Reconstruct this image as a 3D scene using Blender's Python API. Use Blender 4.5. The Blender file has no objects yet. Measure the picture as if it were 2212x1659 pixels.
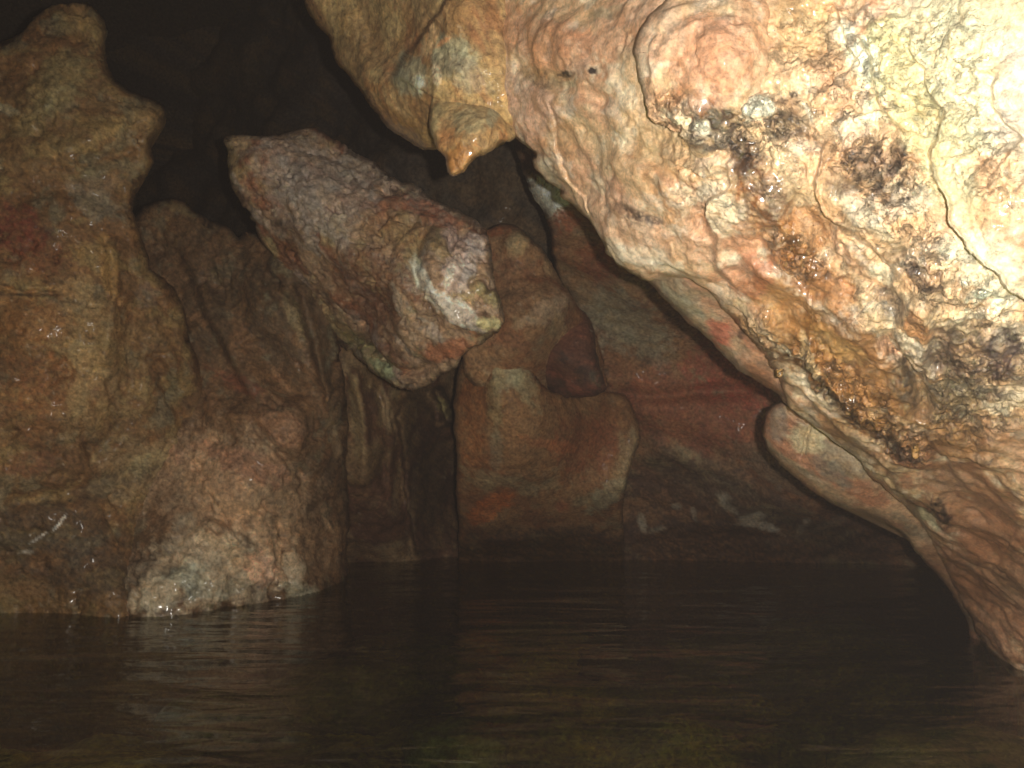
import bpy, math, random
import numpy as np
from mathutils import Vector, Matrix

# ------------------------------------------------------------------ scene, camera
sc = bpy.context.scene
COL = sc.collection
S = 2.0                       # metres per depth unit
W, H = 2212.0, 1659.0         # outline units (photo scaled to 2212 wide)
F = 1736.0                    # focal length in the same units
PITCH = math.radians(5.0)
CAMH = 0.374                  # camera height over the water in depth units

cp, sp_ = math.cos(PITCH), math.sin(PITCH)
FWD = np.array([0, cp, sp_]); UP = np.array([0, -sp_, cp]); RT = np.array([1.0, 0, 0])
CAM = np.array([0, 0, CAMH * S])

def P3(x, y, d):
    """outline unit (x, y) at depth d -> world point"""
    x = np.asarray(x, float); y = np.asarray(y, float); d = np.asarray(d, float) * S
    u = (x - W / 2) / F; v = -(y - H / 2) / F
    return CAM + d[..., None] * (FWD + u[..., None] * RT + v[..., None] * UP)

def dw(y):
    v = -(y - H / 2) / F
    return CAMH / (-v * cp - sp_)

cam_data = bpy.data.cameras.new('camera'); cam = bpy.data.objects.new('camera', cam_data); COL.objects.link(cam)
cam.location = CAM; cam.rotation_euler = (math.radians(90) + PITCH, 0, 0)
cam_data.sensor_width = 36; cam_data.lens = 36 * F / W; cam_data.clip_start = 0.01; cam_data.clip_end = 200
sc.camera = cam
sc.view_settings.view_transform = 'Standard'; sc.view_settings.look = 'None'; sc.view_settings.gamma = 1
sc.view_settings.exposure = 0
cam_data.dof.use_dof = True; cam_data.dof.focus_distance = 2.1; cam_data.dof.aperture_fstop = 9.0

# ------------------------------------------------------------------ noise
def _hash(ix, iy, iz, seed):
    h = (ix * 374761393 + iy * 668265263 + iz * 1274126177 + seed * 974634777) & 0xFFFFFFFF
    h = ((h ^ (h >> 13)) * 1103515245) & 0xFFFFFFFF
    h = ((h ^ (h >> 16)) * 2654435761) & 0xFFFFFFFF
    return (h ^ (h >> 15)) & 0xFFFFFFFF

_G = np.random.RandomState(5).normal(size=(256, 3)); _G /= np.linalg.norm(_G, axis=1)[:, None]

def perlin(p, freq, seed=0):
    q = p * np.asarray(freq)
    i = np.floor(q).astype(np.int64); f = q - i
    w = f * f * f * (f * (f * 6 - 15) + 10)
    out = np.zeros(len(p))
    for dx in (0, 1):
        wx = w[:, 0] if dx else 1 - w[:, 0]
        for dy in (0, 1):
            wy = w[:, 1] if dy else 1 - w[:, 1]
            for dz in (0, 1):
                wz = w[:, 2] if dz else 1 - w[:, 2]
                g = _G[_hash(i[:, 0] + dx, i[:, 1] + dy, i[:, 2] + dz, seed) & 255]
                out += wx * wy * wz * (g[:, 0] * (f[:, 0] - dx) + g[:, 1] * (f[:, 1] - dy) + g[:, 2] * (f[:, 2] - dz))
    return out * 1.6

def fbm(p, freq, oct=4, seed=0, gain=0.5):
    a, s, o = 1.0, 0.0, 0.0
    f = np.asarray(freq, float)
    for k in range(oct):
        o = o + a * perlin(p, f, seed + k * 17); s += a; a *= gain; f = f * 2.03
    return o / s * 1.35

def billow(p, freq, oct=3, seed=0, gain=0.5):
    a, s, o = 1.0, 0.0, 0.0
    f = np.asarray(freq, float)
    for k in range(oct):
        o = o + a * (np.sqrt(perlin(p, f, seed + k * 31) ** 2 + 0.03) - 0.12); s += a; a *= gain; f = f * 2.07
    return o / s * 2 - 0.4

def voronoi(p, freq, seed=0):
    q = p * freq; i = np.floor(q).astype(np.int64); f = q - i
    best = np.full(len(p), 9.0); cid = np.zeros(len(p), np.int64)
    for dx in (-1, 0, 1):
        for dy in (-1, 0, 1):
            for dz in (-1, 0, 1):
                h = _hash(i[:, 0] + dx, i[:, 1] + dy, i[:, 2] + dz, seed)
                ox = (h & 1023) / 1023.; oy = ((h >> 10) & 1023) / 1023.; oz = ((h >> 20) & 1023) / 1023.
                d = (dx + ox - f[:, 0]) ** 2 + (dy + oy - f[:, 1]) ** 2 + (dz + oz - f[:, 2]) ** 2
                m = d < best
                best = np.where(m, d, best); cid = np.where(m, h, cid)
    return np.sqrt(best), (cid & 255) / 255.

def sstep(a, b, x):
    t = np.clip((x - a) / (b - a), 0, 1); return t * t * (3 - 2 * t)

def lin(c):
    c = np.asarray(c, float) / 255.
    return np.where(c <= 0.04045, c / 12.92, ((c + 0.055) / 1.055) ** 2.4)

# ------------------------------------------------------------------ outline helpers
def smooth_outline(pts, step=6.0, jitter=2.5, seed=1, closed=True):
    pts = np.asarray(pts, float); n = len(pts); out = []
    rng = range(n) if closed else range(n - 1)
    for k in rng:
        if closed:
            p0, p1, p2, p3 = pts[(k - 1) % n], pts[k], pts[(k + 1) % n], pts[(k + 2) % n]
        else:
            p0, p1, p2, p3 = pts[max(k - 1, 0)], pts[k], pts[k + 1], pts[min(k + 2, n - 1)]
        L = np.linalg.norm(p2 - p1); m = max(1, int(min(L, 400) / step))
        ten = 0.42 if L < 150 else 0.1
        m1 = (p2 - p0) * ten; m2 = (p3 - p1) * ten
        for t in np.arange(m) / m:
            h00 = 2*t**3 - 3*t**2 + 1; h10 = t**3 - 2*t**2 + t; h01 = -2*t**3 + 3*t**2; h11 = t**3 - t**2
            out.append(h00*p1 + h10*m1 + h01*p2 + h11*m2)
    if not closed: out.append(pts[-1])
    out = np.array(out)
    if jitter:
        q = np.column_stack([out, np.zeros(len(out))])
        out[:, 0] += jitter * fbm(q, 1 / 26., 3, seed) * 1.5; out[:, 1] += jitter * fbm(q, 1 / 26., 3, seed + 50) * 1.5
    return out

def inside(poly, x, y):
    r = np.zeros(len(x), bool); n = len(poly)
    x0, y0 = poly[-1]
    for k in range(n):
        x1, y1 = poly[k]
        if y1 != y0:
            c = ((y1 > y) != (y0 > y)) & (x < (x0 - x1) * (y - y1) / (y0 - y1) + x1)
            r ^= c
        x0, y0 = x1, y1
    return r

def polydist(poly, x, y, closed=True):
    """distance, signed side, arc parameter, nearest point"""
    n = len(poly); best = np.full(len(x), 1e18); side = np.zeros(len(x)); arc = np.zeros(len(x))
    nx = np.zeros(len(x)); ny = np.zeros(len(x)); tot = 0.0
    for k in range(n if closed else n - 1):
        a = poly[k]; b = poly[(k + 1) % n]; e = b - a; L2 = e @ e
        if L2 < 1e-9: continue
        L = math.sqrt(L2)
        t = np.clip(((x - a[0]) * e[0] + (y - a[1]) * e[1]) / L2, 0, 1)
        qx = a[0] + t * e[0]; qy = a[1] + t * e[1]
        d = (x - qx) ** 2 + (y - qy) ** 2; m = d < best
        best = np.where(m, d, best); nx = np.where(m, qx, nx); ny = np.where(m, qy, ny)
        side = np.where(m, e[0] * (y - a[1]) - e[1] * (x - a[0]), side)
        arc = np.where(m, tot + t * L, arc); tot += L
    return np.sqrt(best), np.sign(side), arc / max(tot, 1e-6), nx, ny

class TPS:
    """thin-plate interpolation of 1/depth"""
    def __init__(self, ctrl):
        c = np.array(ctrl, float); self.p = c[:, :2] / 1000.; v = 1.0 / c[:, 2]; n = len(c)
        K = self._k(self.p, self.p) + np.eye(n) * 1e-4
        A = np.zeros((n + 3, n + 3)); A[:n, :n] = K; A[:n, n] = 1; A[:n, n+1:] = self.p; A[n, :n] = 1; A[n+1:, :n] = self.p.T
        s = np.linalg.solve(A, np.concatenate([v, np.zeros(3)])); self.w = s[:n]; self.a = s[n:]
        self.lo, self.hi = v.min() * 0.9, v.max() * 1.08
        self.bx = (self.p.min(0), self.p.max(0))
    def _k(self, a, b):
        r2 = ((a[:, None] - b[None]) ** 2).sum(-1) + 1e-12
        return 0.5 * r2 * np.log(r2)
    def __call__(self, x, y):
        q = np.clip(np.column_stack([x, y]) / 1000., self.bx[0] - 0.15, self.bx[1] + 0.15)
        v = self._k(q, self.p) @ self.w + self.a[0] + q @ self.a[1:]
        return 1.0 / np.clip(v, self.lo, self.hi)

# ------------------------------------------------------------------ relief and stains
def ell(x, y, cx, cy, rx, ry, ang):
    a = math.radians(ang); c, s = math.cos(a), math.sin(a)
    u = ((x - cx) * c + (y - cy) * s) / rx; v = (-(x - cx) * s + (y - cy) * c) / ry
    return np.sqrt(u * u + v * v)

def relief(feats, x, y):
    """depth offset in depth units (negative is nearer)"""
    o = np.zeros(len(x))
    for f in feats:
        k = f[0]
        if k == 'bump':                # cx cy rx ry ang h
            r = ell(x, y, *f[1:6]); o -= f[6] * np.exp(-r ** 2.4)
        else:
            poly = smooth_outline(f[1], 10, 3, 7, closed=False)
            bb = (x > poly[:, 0].min() - 260) & (x < poly[:, 0].max() + 260) & (y > poly[:, 1].min() - 260) & (y < poly[:, 1].max() + 260)
            if not bb.any(): continue
            d, sd, arc, _, _ = polydist(poly, x[bb], y[bb], closed=False)
            fade = sstep(0, 0.12, arc) * sstep(0, 0.12, 1 - arc)
            if k == 'ledge':           # poly h edge decay ; raised on the right-hand side walking along poly
                h, w, dec = f[2:5]; s = d * sd
                o[bb] -= h * fade * sstep(-w, w, s) * np.exp(-np.maximum(s, 0) / dec) - 0.25 * h * fade * np.exp(-(s / (w * 2.5)) ** 2) * (s < 0)
            elif k == 'groove':        # poly depth width
                o[bb] += f[2] * fade * np.exp(-(d / f[3]) ** 2)
            elif k == 'ridge':
                o[bb] -= f[2] * fade * np.exp(-(d / f[3]) ** 2)
    return o

def mask(spots, x, y, wob, sharp=0.35):
    m = np.zeros(len(x))
    for s in spots:
        cx, cy, rx, ry, ang = s[:5]; st = s[5] if len(s) > 5 else 1.0
        r = ell(x, y, cx, cy, rx, ry, ang) + wob
        m = np.maximum(m, st * sstep(1 + sharp, 1 - sharp, r))
    return m

def mk_mesh(name, co, quads, mat, tris=None, col=None, wet=None, parent=None, smooth=True, knob=None):
    me = bpy.data.meshes.new(name)
    nq = len(quads); nt = 0 if tris is None else len(tris)
    me.vertices.add(len(co)); me.vertices.foreach_set('co', np.asarray(co, np.float32).ravel())
    loops = np.concatenate([np.asarray(quads, np.int32).ravel(), np.asarray(tris, np.int32).ravel() if nt else np.zeros(0, np.int32)])
    me.loops.add(len(loops)); me.loops.foreach_set('vertex_index', loops.astype(np.int32))
    st = np.concatenate([np.arange(nq) * 4, nq * 4 + np.arange(nt) * 3]).astype(np.int32)
    me.polygons.add(nq + nt); me.polygons.foreach_set('loop_start', st)
    me.update(calc_edges=True); me.validate()
    if smooth: me.polygons.foreach_set('use_smooth', np.ones(len(me.polygons), bool))
    if col is not None:
        a = me.color_attributes.new('stain', 'FLOAT_COLOR', 'POINT')
        a.data.foreach_set('color', np.column_stack([col, np.ones(len(col)) if knob is None else knob]).astype(np.float32).ravel())
        a = me.attributes.new('wet', 'FLOAT', 'POINT'); a.data.foreach_set('value', np.asarray(wet, np.float32))
    me.materials.append(mat)
    o = bpy.data.objects.new(name, me); COL.objects.link(o)
    if parent: o.parent = parent
    return o

def normals(co, quads):
    a, b, c, d = (co[quads[:, k]] for k in range(4))
    n = np.cross(c - a, d - b); out = np.zeros_like(co)
    for k in range(4): np.add.at(out, quads[:, k], n)
    l = np.linalg.norm(out, axis=1)[:, None]; return out / np.maximum(l, 1e-12)

def rock(name, outline, ctrl, mat, step=5, rnd=60, rdep=0.12, feats=(), disp=(), base=(120, 95, 65), layers=(), stains_light=(),
         wet=(), wet0=0.1, knobs=(), thick=0.35, jitter=2.5, seed=1, parent=None, fleck=0.5, warp=14, contrast=1.0, knobf=(55, 0.010), gain=1.0, sat=0.92, soot=(), post=()):
    rdep = rdep * 0.55; disp = [(d[0], d[1], d[2] * (0.42 if d[0] == 'bil' else 1.0 if d[0] == 'pit' else (0.75 if d[1] < 8 else 1.3))) + tuple(d[3:]) for d in disp]
    poly = smooth_outline(outline, 6, jitter, seed)
    x0, y0 = poly.min(0); x1, y1 = poly.max(0)
    # grid is fine in view, coarse beyond the frame
    def axis(a, b, hi):
        out = [a]; 
        while out[-1] < b:
            p = out[-1]; far = max(-20 - p, p - (hi + 20), 0)
            out.append(p + step * (1 + min(far / 60., 8)))
        return np.array(out)
    def back_axis(a, b, hi):   # grow towards the low side as well
        pos = [q for q in axis(max(a, -20), b, hi)]
        neg = []; p = max(a, -20); 
        while p > a:
            p -= step * (1 + min((-20 - p) / 60., 8)); neg.append(p)
        return np.array(neg[::-1] + pos)
    gx = back_axis(x0 - step, x1 + step, W); gy = back_axis(y0 - step, y1 + step, H)
    nx, ny = len(gx), len(gy)
    X, Y = np.meshgrid(gx, gy); X = X.ravel(); Y = Y.ravel()
    ins = inside(poly, X, Y)
    idx = np.arange(nx * ny).reshape(ny, nx)
    q = np.stack([idx[:-1, :-1], idx[1:, :-1], idx[1:, 1:], idx[:-1, 1:]], -1).reshape(-1, 4)
    q = q[ins[q].all(1)]
    used = np.unique(q); remap = np.full(nx * ny, -1); remap[used] = np.arange(len(used)); q = remap[q]
    X = X[used]; Y = Y[used]
    # border edges
    e = np.concatenate([q[:, [0, 1]], q[:, [1, 2]], q[:, [2, 3]], q[:, [3, 0]]])
    key = np.sort(e, 1); kk = key[:, 0] * (len(X) + 1) + key[:, 1]
    u, inv, cnt = np.unique(kk, return_inverse=True, return_counts=True)
    be = e[cnt[inv] == 1]
    bv = np.unique(be)
    D, _, _, qx, qy = polydist(poly, X, Y)
    X[bv] = qx[bv]; Y[bv] = qy[bv]; D[bv] = 0
    # one relax pass of the ring just inside keeps cells even
    base_d = TPS(ctrl)(X, Y)
    t = np.clip(D / rnd, 0, 1)
    base_d = base_d + rdep * (1 - np.sqrt(np.clip(1 - (1 - t) ** 2, 0, 1))) ** 1.0
    seedv = np.column_stack([X, Y, np.zeros(len(X))])
    wx = X + warp * 0.5 * fbm(seedv, 1 / 60., 3, seed + 90); wy = Y + warp * 0.5 * fbm(seedv, 1 / 60., 3, seed + 91)
    n = normals(P3(X, Y, base_d), q)
    base_d = base_d + relief(feats, wx, wy)
    co = P3(X, Y, base_d)
    if (n * (co - CAM)).sum(1).mean() > 0:
        n = -n; q = q[:, ::-1]; be = be[:, ::-1]
    p = co / S
    edge = sstep(0, 10, D) * 0.65 + 0.35
    off = np.zeros(len(X))
    for d_ in disp:                     # ('fbm'|'bil', freq, amp, oct[, stretch angle])
        kind, fr, amp, oc = d_[:4]
        pp = p
        if len(d_) > 4:
            a = math.radians(d_[4]); st = d_[5]
            ux = p[:, 0] * math.cos(a) - p[:, 2] * math.sin(a); uz = p[:, 0] * math.sin(a) + p[:, 2] * math.cos(a)
            pp = np.column_stack([ux / st, p[:, 1], uz])
            pp = pp + 0.02 * np.column_stack([perlin(p, 9, 61), perlin(p, 9, 62), perlin(p, 9, 63)])
        v = fbm(pp, fr, oc, seed + 3) if kind == 'fbm' else (billow(pp, fr, oc, seed + 5) if kind == 'bil' else -billow(pp, fr, oc, seed + 5))
        if kind == 'pit': v = -sstep(0.28, 0.5, fbm(pp, fr, oc, seed + 9, 0.6))
        off += amp * v
    wob = 0.55 * fbm(p, 14, 4, seed + 8)
    km = None
    if len(knobs):
        km = mask(knobs, X, Y, wob, 0.5)
        kw = p + 0.004 * np.column_stack([perlin(p, 40, 71), perlin(p, 40, 72), perlin(p, 40, 73)])
        v1, c1 = voronoi(kw, knobf[0], seed + 2); v2, c2 = voronoi(kw, knobf[0] * 2.1, seed + 4)
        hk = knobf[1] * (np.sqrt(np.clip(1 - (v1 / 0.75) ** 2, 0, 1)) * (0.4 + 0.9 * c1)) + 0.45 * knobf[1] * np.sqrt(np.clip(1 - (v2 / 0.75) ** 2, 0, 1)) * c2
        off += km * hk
    co = co + n * (off * edge * S)[:, None]
    # ---- colour
    c = np.tile(lin(base), (len(X), 1))
    for L in layers:                    # (colour, freq, lo, hi, amount[, angle, stretch])
        colr, fr, lo, hi, am = L[:5]; pp = p
        if len(L) > 5:
            a = math.radians(L[5]); st = L[6]
            ux = p[:, 0] * math.cos(a) - p[:, 2] * math.sin(a); uz = p[:, 0] * math.sin(a) + p[:, 2] * math.cos(a)
            pp = np.column_stack([ux / st, p[:, 1], uz])
        v = fbm(pp, fr, 5, seed + int(sum(colr)) % 97, 0.6)
        m = (am * sstep(lo, lo + 0.55 * (hi - lo), v))[:, None]; c = c * (1 - m) + lin(colr) * m
    ragged = 1.15 * fbm(p, 26, 6, seed + 21, 0.72)
    speck = 0.5 + 0.5 * sstep(-0.18, 0.12, fbm(p, 75, 3, seed + 23, 0.7))
    for s in stains_light:                    # (colour, cx, cy, rx, ry, ang, amount)
        e_ = ell(X, Y, *s[1:6]); near_ = e_ < 3
        m = np.zeros(len(X)); m[near_] = s[6] * sstep(1.2, 0.7, e_[near_] + ragged[near_] * min(0.7, 0.3 + s[3] / 60.))
        if sum(s[0]) < 300 and s[3] > 8: m = m * speck
        m = m[:, None]; c = c * (1 - m) + lin(s[0]) * m
    ax = p @ np.array([[0.8, 0, 0.6], [0, 1, 0], [-0.6, 0, 0.8]]) * np.array([1, 1, 2.0])
    for fr, am, tint, sd in ((20, 0.42, (1.28, 1.22, 1.12), 301), (24, 0.42, (0.66, 0.62, 0.58), 302), (48, 0.38, (1.32, 1.3, 1.26), 303), (52, 0.4, (0.62, 0.58, 0.54), 304)):
        v = fbm(ax + 0.02 * fbm(p, 12, 2, sd)[:, None], fr, 5, sd + seed, 0.68); m = (am * contrast * sstep(0.06, 0.32, v))[:, None]
        c = c * (1 - m + m * np.array(tint))
    g = fbm(p, 75, 4, seed + 31, 0.75)
    c = c * (1 + contrast * 0.34 * g + contrast * 0.22 * fbm(p, 9, 3, seed + 33))[:, None]
    wf = (fleck * 0.55 * sstep(0.42, 0.75, fbm(p, 38, 5, seed + 41, 0.7)))[:, None]
    c = c * (1 - wf) + lin((222, 205, 178)) * wf
    df = (fleck * 0.6 * sstep(0.48, 0.8, fbm(p, 45, 4, seed + 43, 0.7)))[:, None]
    c = c * (1 - df) + lin((50, 40, 34)) * df
    lum = c.mean(1)[:, None]; c = (lum + (c - lum) * sat) * gain
    if km is not None:                  # knob tips are paler mineral, the gaps between them darker
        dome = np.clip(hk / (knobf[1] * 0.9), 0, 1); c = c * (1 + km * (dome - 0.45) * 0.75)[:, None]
    if len(soot):
        fine_ = fbm(p, 62, 5, seed + 61, 0.8) + 0.3 * fbm(p, 12, 3, seed + 62)
        m = (mask(soot, X, Y, 1.2 * wob, 0.45) * sstep(0.0, 0.13, fine_) * 0.88)[:, None]
        c = c * (1 - m) + lin((50, 38, 34)) * m
    for s in post:
        m = (s[6] * sstep(1.15, 0.75, ell(X, Y, *s[1:6]) + 0.65 * ragged))[:, None]; c = c * (1 - m) + (lin(s[0]) * (1 + 0.2 * g)[:, None]) * m
    c = np.clip(c, 0.01, 0.92)
    wt = np.zeros(len(X)) + np.clip(wet0 + (mask(wet, X, Y, wob, 0.5) if len(wet) else 0) , 0, 1)
    # ---- closed back: rings that shrink behind the silhouette
    nb = {}
    for a, b in be: nb.setdefault(int(a), []).append(int(b))
    bvl = bv; mp = {int(v): k for k, v in enumerate(bvl)}
    rings = 5; cen = co[bvl].mean(0); ex = (co[bvl] - cen)
    view = (cen - CAM) / np.linalg.norm(cen - CAM)
    nv = len(co); extra = []; quads = [q]
    prev = bvl.copy()
    ea = np.array([mp[int(v)] for v in be[:, 0]]); eb = np.array([mp[int(v)] for v in be[:, 1]])
    for r in range(1, rings + 1):
        th = r / rings * math.pi / 2 * 0.93
        ring = cen + ex * math.cos(th) + view * thick * S * math.sin(th)
        rr = p[bvl] * 1.0
        ring = ring + view * (0.05 * S * perlin(ring / S, 5, seed))[:, None]
        cur = nv + np.arange(len(bvl)); nv += len(bvl); extra.append(ring)
        quads.append(np.stack([prev[eb], prev[ea], cur[ea], cur[eb]], -1)); prev = cur
    apex = cen + view * thick * S * 1.02; extra.append(apex[None]); ai = nv
    tris = np.stack([prev[eb], prev[ea], np.full(len(ea), ai)], -1)
    co2 = np.concatenate([co] + extra); q2 = np.concatenate(quads)
    k = len(co2) - len(co)
    bc = np.concatenate([np.tile(c[bvl], (rings, 1)), c[bvl].mean(0)[None]])
    bw = np.concatenate([np.tile(wt[bvl], rings), [wt.mean()]])
    return mk_mesh(name, co2, q2, mat, tris, np.concatenate([c, bc]), np.concatenate([wt, bw]), parent, knob=np.concatenate([np.zeros(len(X)) if km is None else km, np.zeros(len(bc))]))

def tag(o, label=None, cat=None, group=None, kind=None):
    if label: o['label'] = label
    if cat: o['category'] = cat
    if group: o['group'] = group
    o['kind'] = kind or 'thing'
    return o

# ------------------------------------------------------------------ materials
def rock_mat(name, fine=90.0, bump=0.004, rough=0.75, wetrough=0.22, bump2=0.0015, mott=0.5, pop=()):
    m = bpy.data.materials.new(name); m.use_nodes = True; nt = m.node_tree; N = nt.nodes; L = nt.links
    N.clear(); out = N.new('ShaderNodeOutputMaterial'); b = N.new('ShaderNodeBsdfPrincipled'); L.new(b.outputs[0], out.inputs[0])
    tc = N.new('ShaderNodeTexCoord'); at = N.new('ShaderNodeAttribute'); at.attribute_name = 'stain'
    aw = N.new('ShaderNodeAttribute'); aw.attribute_name = 'wet'
    def noise(sc_, det, rg=0.6, dist=0.0):
        n = N.new('ShaderNodeTexNoise'); n.inputs['Scale'].default_value = sc_; n.inputs['Detail'].default_value = det
        n.inputs['Roughness'].default_value = rg; n.inputs['Distortion'].default_value = dist; L.new(tc.outputs['Object'], n.inputs['Vector']); return n
    n1 = noise(fine, 5, 0.65, 0.4); n2 = noise(fine * 0.22, 6, 0.7, 0.8); n3 = noise(fine * 3.1, 3, 0.6)
    mr = N.new('ShaderNodeMapRange'); mr.inputs['From Min'].default_value = 0.3; mr.inputs['From Max'].default_value = 0.7
    mr.inputs['To Min'].default_value = 1 - mott; mr.inputs['To Max'].default_value = 1 + mott; L.new(n1.outputs['Fac'], mr.inputs['Value'])
    mul = N.new('ShaderNodeVectorMath'); mul.operation = 'SCALE'; L.new(at.outputs['Color'], mul.inputs[0]); L.new(mr.outputs[0], mul.inputs['Scale'])
    # hue drift: warm / cool mottling
    mix = N.new('ShaderNodeMix'); mix.data_type = 'RGBA'; mix.blend_type = 'MULTIPLY'; mix.inputs['Factor'].default_value = 1.0
    cr = N.new('ShaderNodeValToRGB'); cr.color_ramp.elements[0].position = 0.38; cr.color_ramp.elements[0].color = (0.93, 1.0, 1.04, 1)
    cr.color_ramp.elements[1].position = 0.62; cr.color_ramp.elements[1].color = (1.07, 1.0, 0.93, 1)
    L.new(n2.outputs['Fac'], cr.inputs['Fac']); L.new(mul.outputs[0], mix.inputs['A']); L.new(cr.outputs['Color'], mix.inputs['B'])
    L.new(mix.outputs['Result'], b.inputs['Base Color'])
    wn = N.new('ShaderNodeMath'); wn.operation = 'MULTIPLY_ADD'; L.new(n2.outputs['Fac'], wn.inputs[0]); wn.inputs[1].default_value = 1.0; wn.inputs[2].default_value = -0.5
    wa = N.new('ShaderNodeMath'); wa.operation = 'ADD'; wa.use_clamp = True; L.new(aw.outputs['Fac'], wa.inputs[0]); L.new(wn.outputs[0], wa.inputs[1])
    rr = N.new('ShaderNodeMapRange'); rr.inputs['To Min'].default_value = rough; rr.inputs['To Max'].default_value = wetrough
    L.new(wa.outputs[0], rr.inputs['Value']); L.new(rr.outputs[0], b.inputs['Roughness'])
    b.inputs['Specular IOR Level'].default_value = 0.6; L.new(wa.outputs[0], b.inputs['Coat Weight']); b.inputs['Coat Roughness'].default_value = 0.17; b.inputs['Coat IOR'].default_value = 1.5
    bp = N.new('ShaderNodeBump'); bp.inputs['Distance'].default_value = bump; bp.inputs['Strength'].default_value = 0.9
    L.new(n1.outputs['Fac'], bp.inputs['Height'])
    b2 = N.new('ShaderNodeBump'); b2.inputs['Distance'].default_value = bump2; b2.inputs['Strength'].default_value = 0.8
    last = bp
    for vs, vd in pop:
        dn = N.new('ShaderNodeVectorMath'); dn.operation = 'MULTIPLY_ADD'; L.new(n1.outputs['Color'], dn.inputs[0]); dn.inputs[1].default_value = (0.004,) * 3; L.new(tc.outputs['Object'], dn.inputs[2])
        vo = N.new('ShaderNodeTexVoronoi'); vo.feature = 'SMOOTH_F1'; vo.inputs['Smoothness'].default_value = 0.15; vo.inputs['Scale'].default_value = vs; L.new(dn.outputs[0], vo.inputs['Vector'])
        sq = N.new('ShaderNodeMapRange'); sq.interpolation_type = 'SMOOTHERSTEP'; sq.inputs['From Max'].default_value = 0.75; L.new(vo.outputs['Distance'], sq.inputs['Value'])
        mk = N.new('ShaderNodeMapRange'); mk.inputs['From Min'].default_value = 0.36; mk.inputs['From Max'].default_value = 0.5; L.new(n2.outputs['Fac'], mk.inputs['Value'])
        mm = N.new('ShaderNodeMath'); mm.operation = 'MULTIPLY'; L.new(sq.outputs[0], mm.inputs[0]); L.new(mk.outputs[0], mm.inputs[1])
        m3 = N.new('ShaderNodeMath'); m3.operation = 'MULTIPLY'; L.new(mm.outputs[0], m3.inputs[0]); L.new(at.outputs['Alpha'], m3.inputs[1]); mm = m3
        vb = N.new('ShaderNodeBump'); vb.invert = True; vb.inputs['Distance'].default_value = vd; vb.inputs['Strength'].default_value = 1.0
        L.new(mm.outputs[0], vb.inputs['Height']); L.new(last.outputs[0], vb.inputs['Normal']); last = vb
    L.new(n3.outputs['Fac'], b2.inputs['Height']); L.new(last.outputs[0], b2.inputs['Normal']); L.new(b2.outputs[0], b.inputs['Normal'])
    return m

M_NEAR = rock_mat('flowstone', 110, 0.0022, 0.6, 0.32, 0.0022, 0.4, ((46, 0.006), (100, 0.003)))
M_MID = rock_mat('limestone', 55, 0.006, 0.8, 0.35, 0.004, 0.5)
M_FAR = rock_mat('dark_limestone', 30, 0.015, 0.85, 0.4, 0.004, 0.6)

exec_parts = []
# ================================================================== THE ROCKS
# ---- far dark wall of the chamber
far = rock('cave_wall', [(-1500, -1500), (3600, -1500), (3600, 1500), (3600, 2000), (-1500, 2000), (-1500, 200)],
    [(-600, 300, 5.5), (100, 100, 6.0), (350, 200, 5.2), (450, 450, 4.6), (650, 120, 4.1), (800, 300, 3.5), (1000, 400, 3.05), (1150, 450, 2.95),
     (1150, 600, 3.0), (900, 800, 3.1), (600, 800, 3.6), (1400, 100, 3.4), (2200, 200, 3.6), (1800, 1200, 3.5), (900, 1300, 3.2), (0, 1300, 4.0), (3000, 800, 4), (-800, -600, 4.6), (1000, -600, 3.6), (3000, -800, 3.6)],
    M_FAR, gain=1.3, step=9, rnd=200, rdep=0.4, disp=[('fbm', 1.6, 0.22, 3), ('bil', 4, 0.08, 4, 35, 2.5), ('fbm', 14, 0.02, 3)],
    base=(92, 78, 62), layers=[((62, 56, 56), 3, -0.2, 0.5, 0.7, 35, 3), ((120, 92, 58), 8, 0.0, 0.6, 0.5, 30, 4)], thick=0.6, seed=11, fleck=0.3, wet0=0.0)
tag(far, kind='structure')

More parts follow.
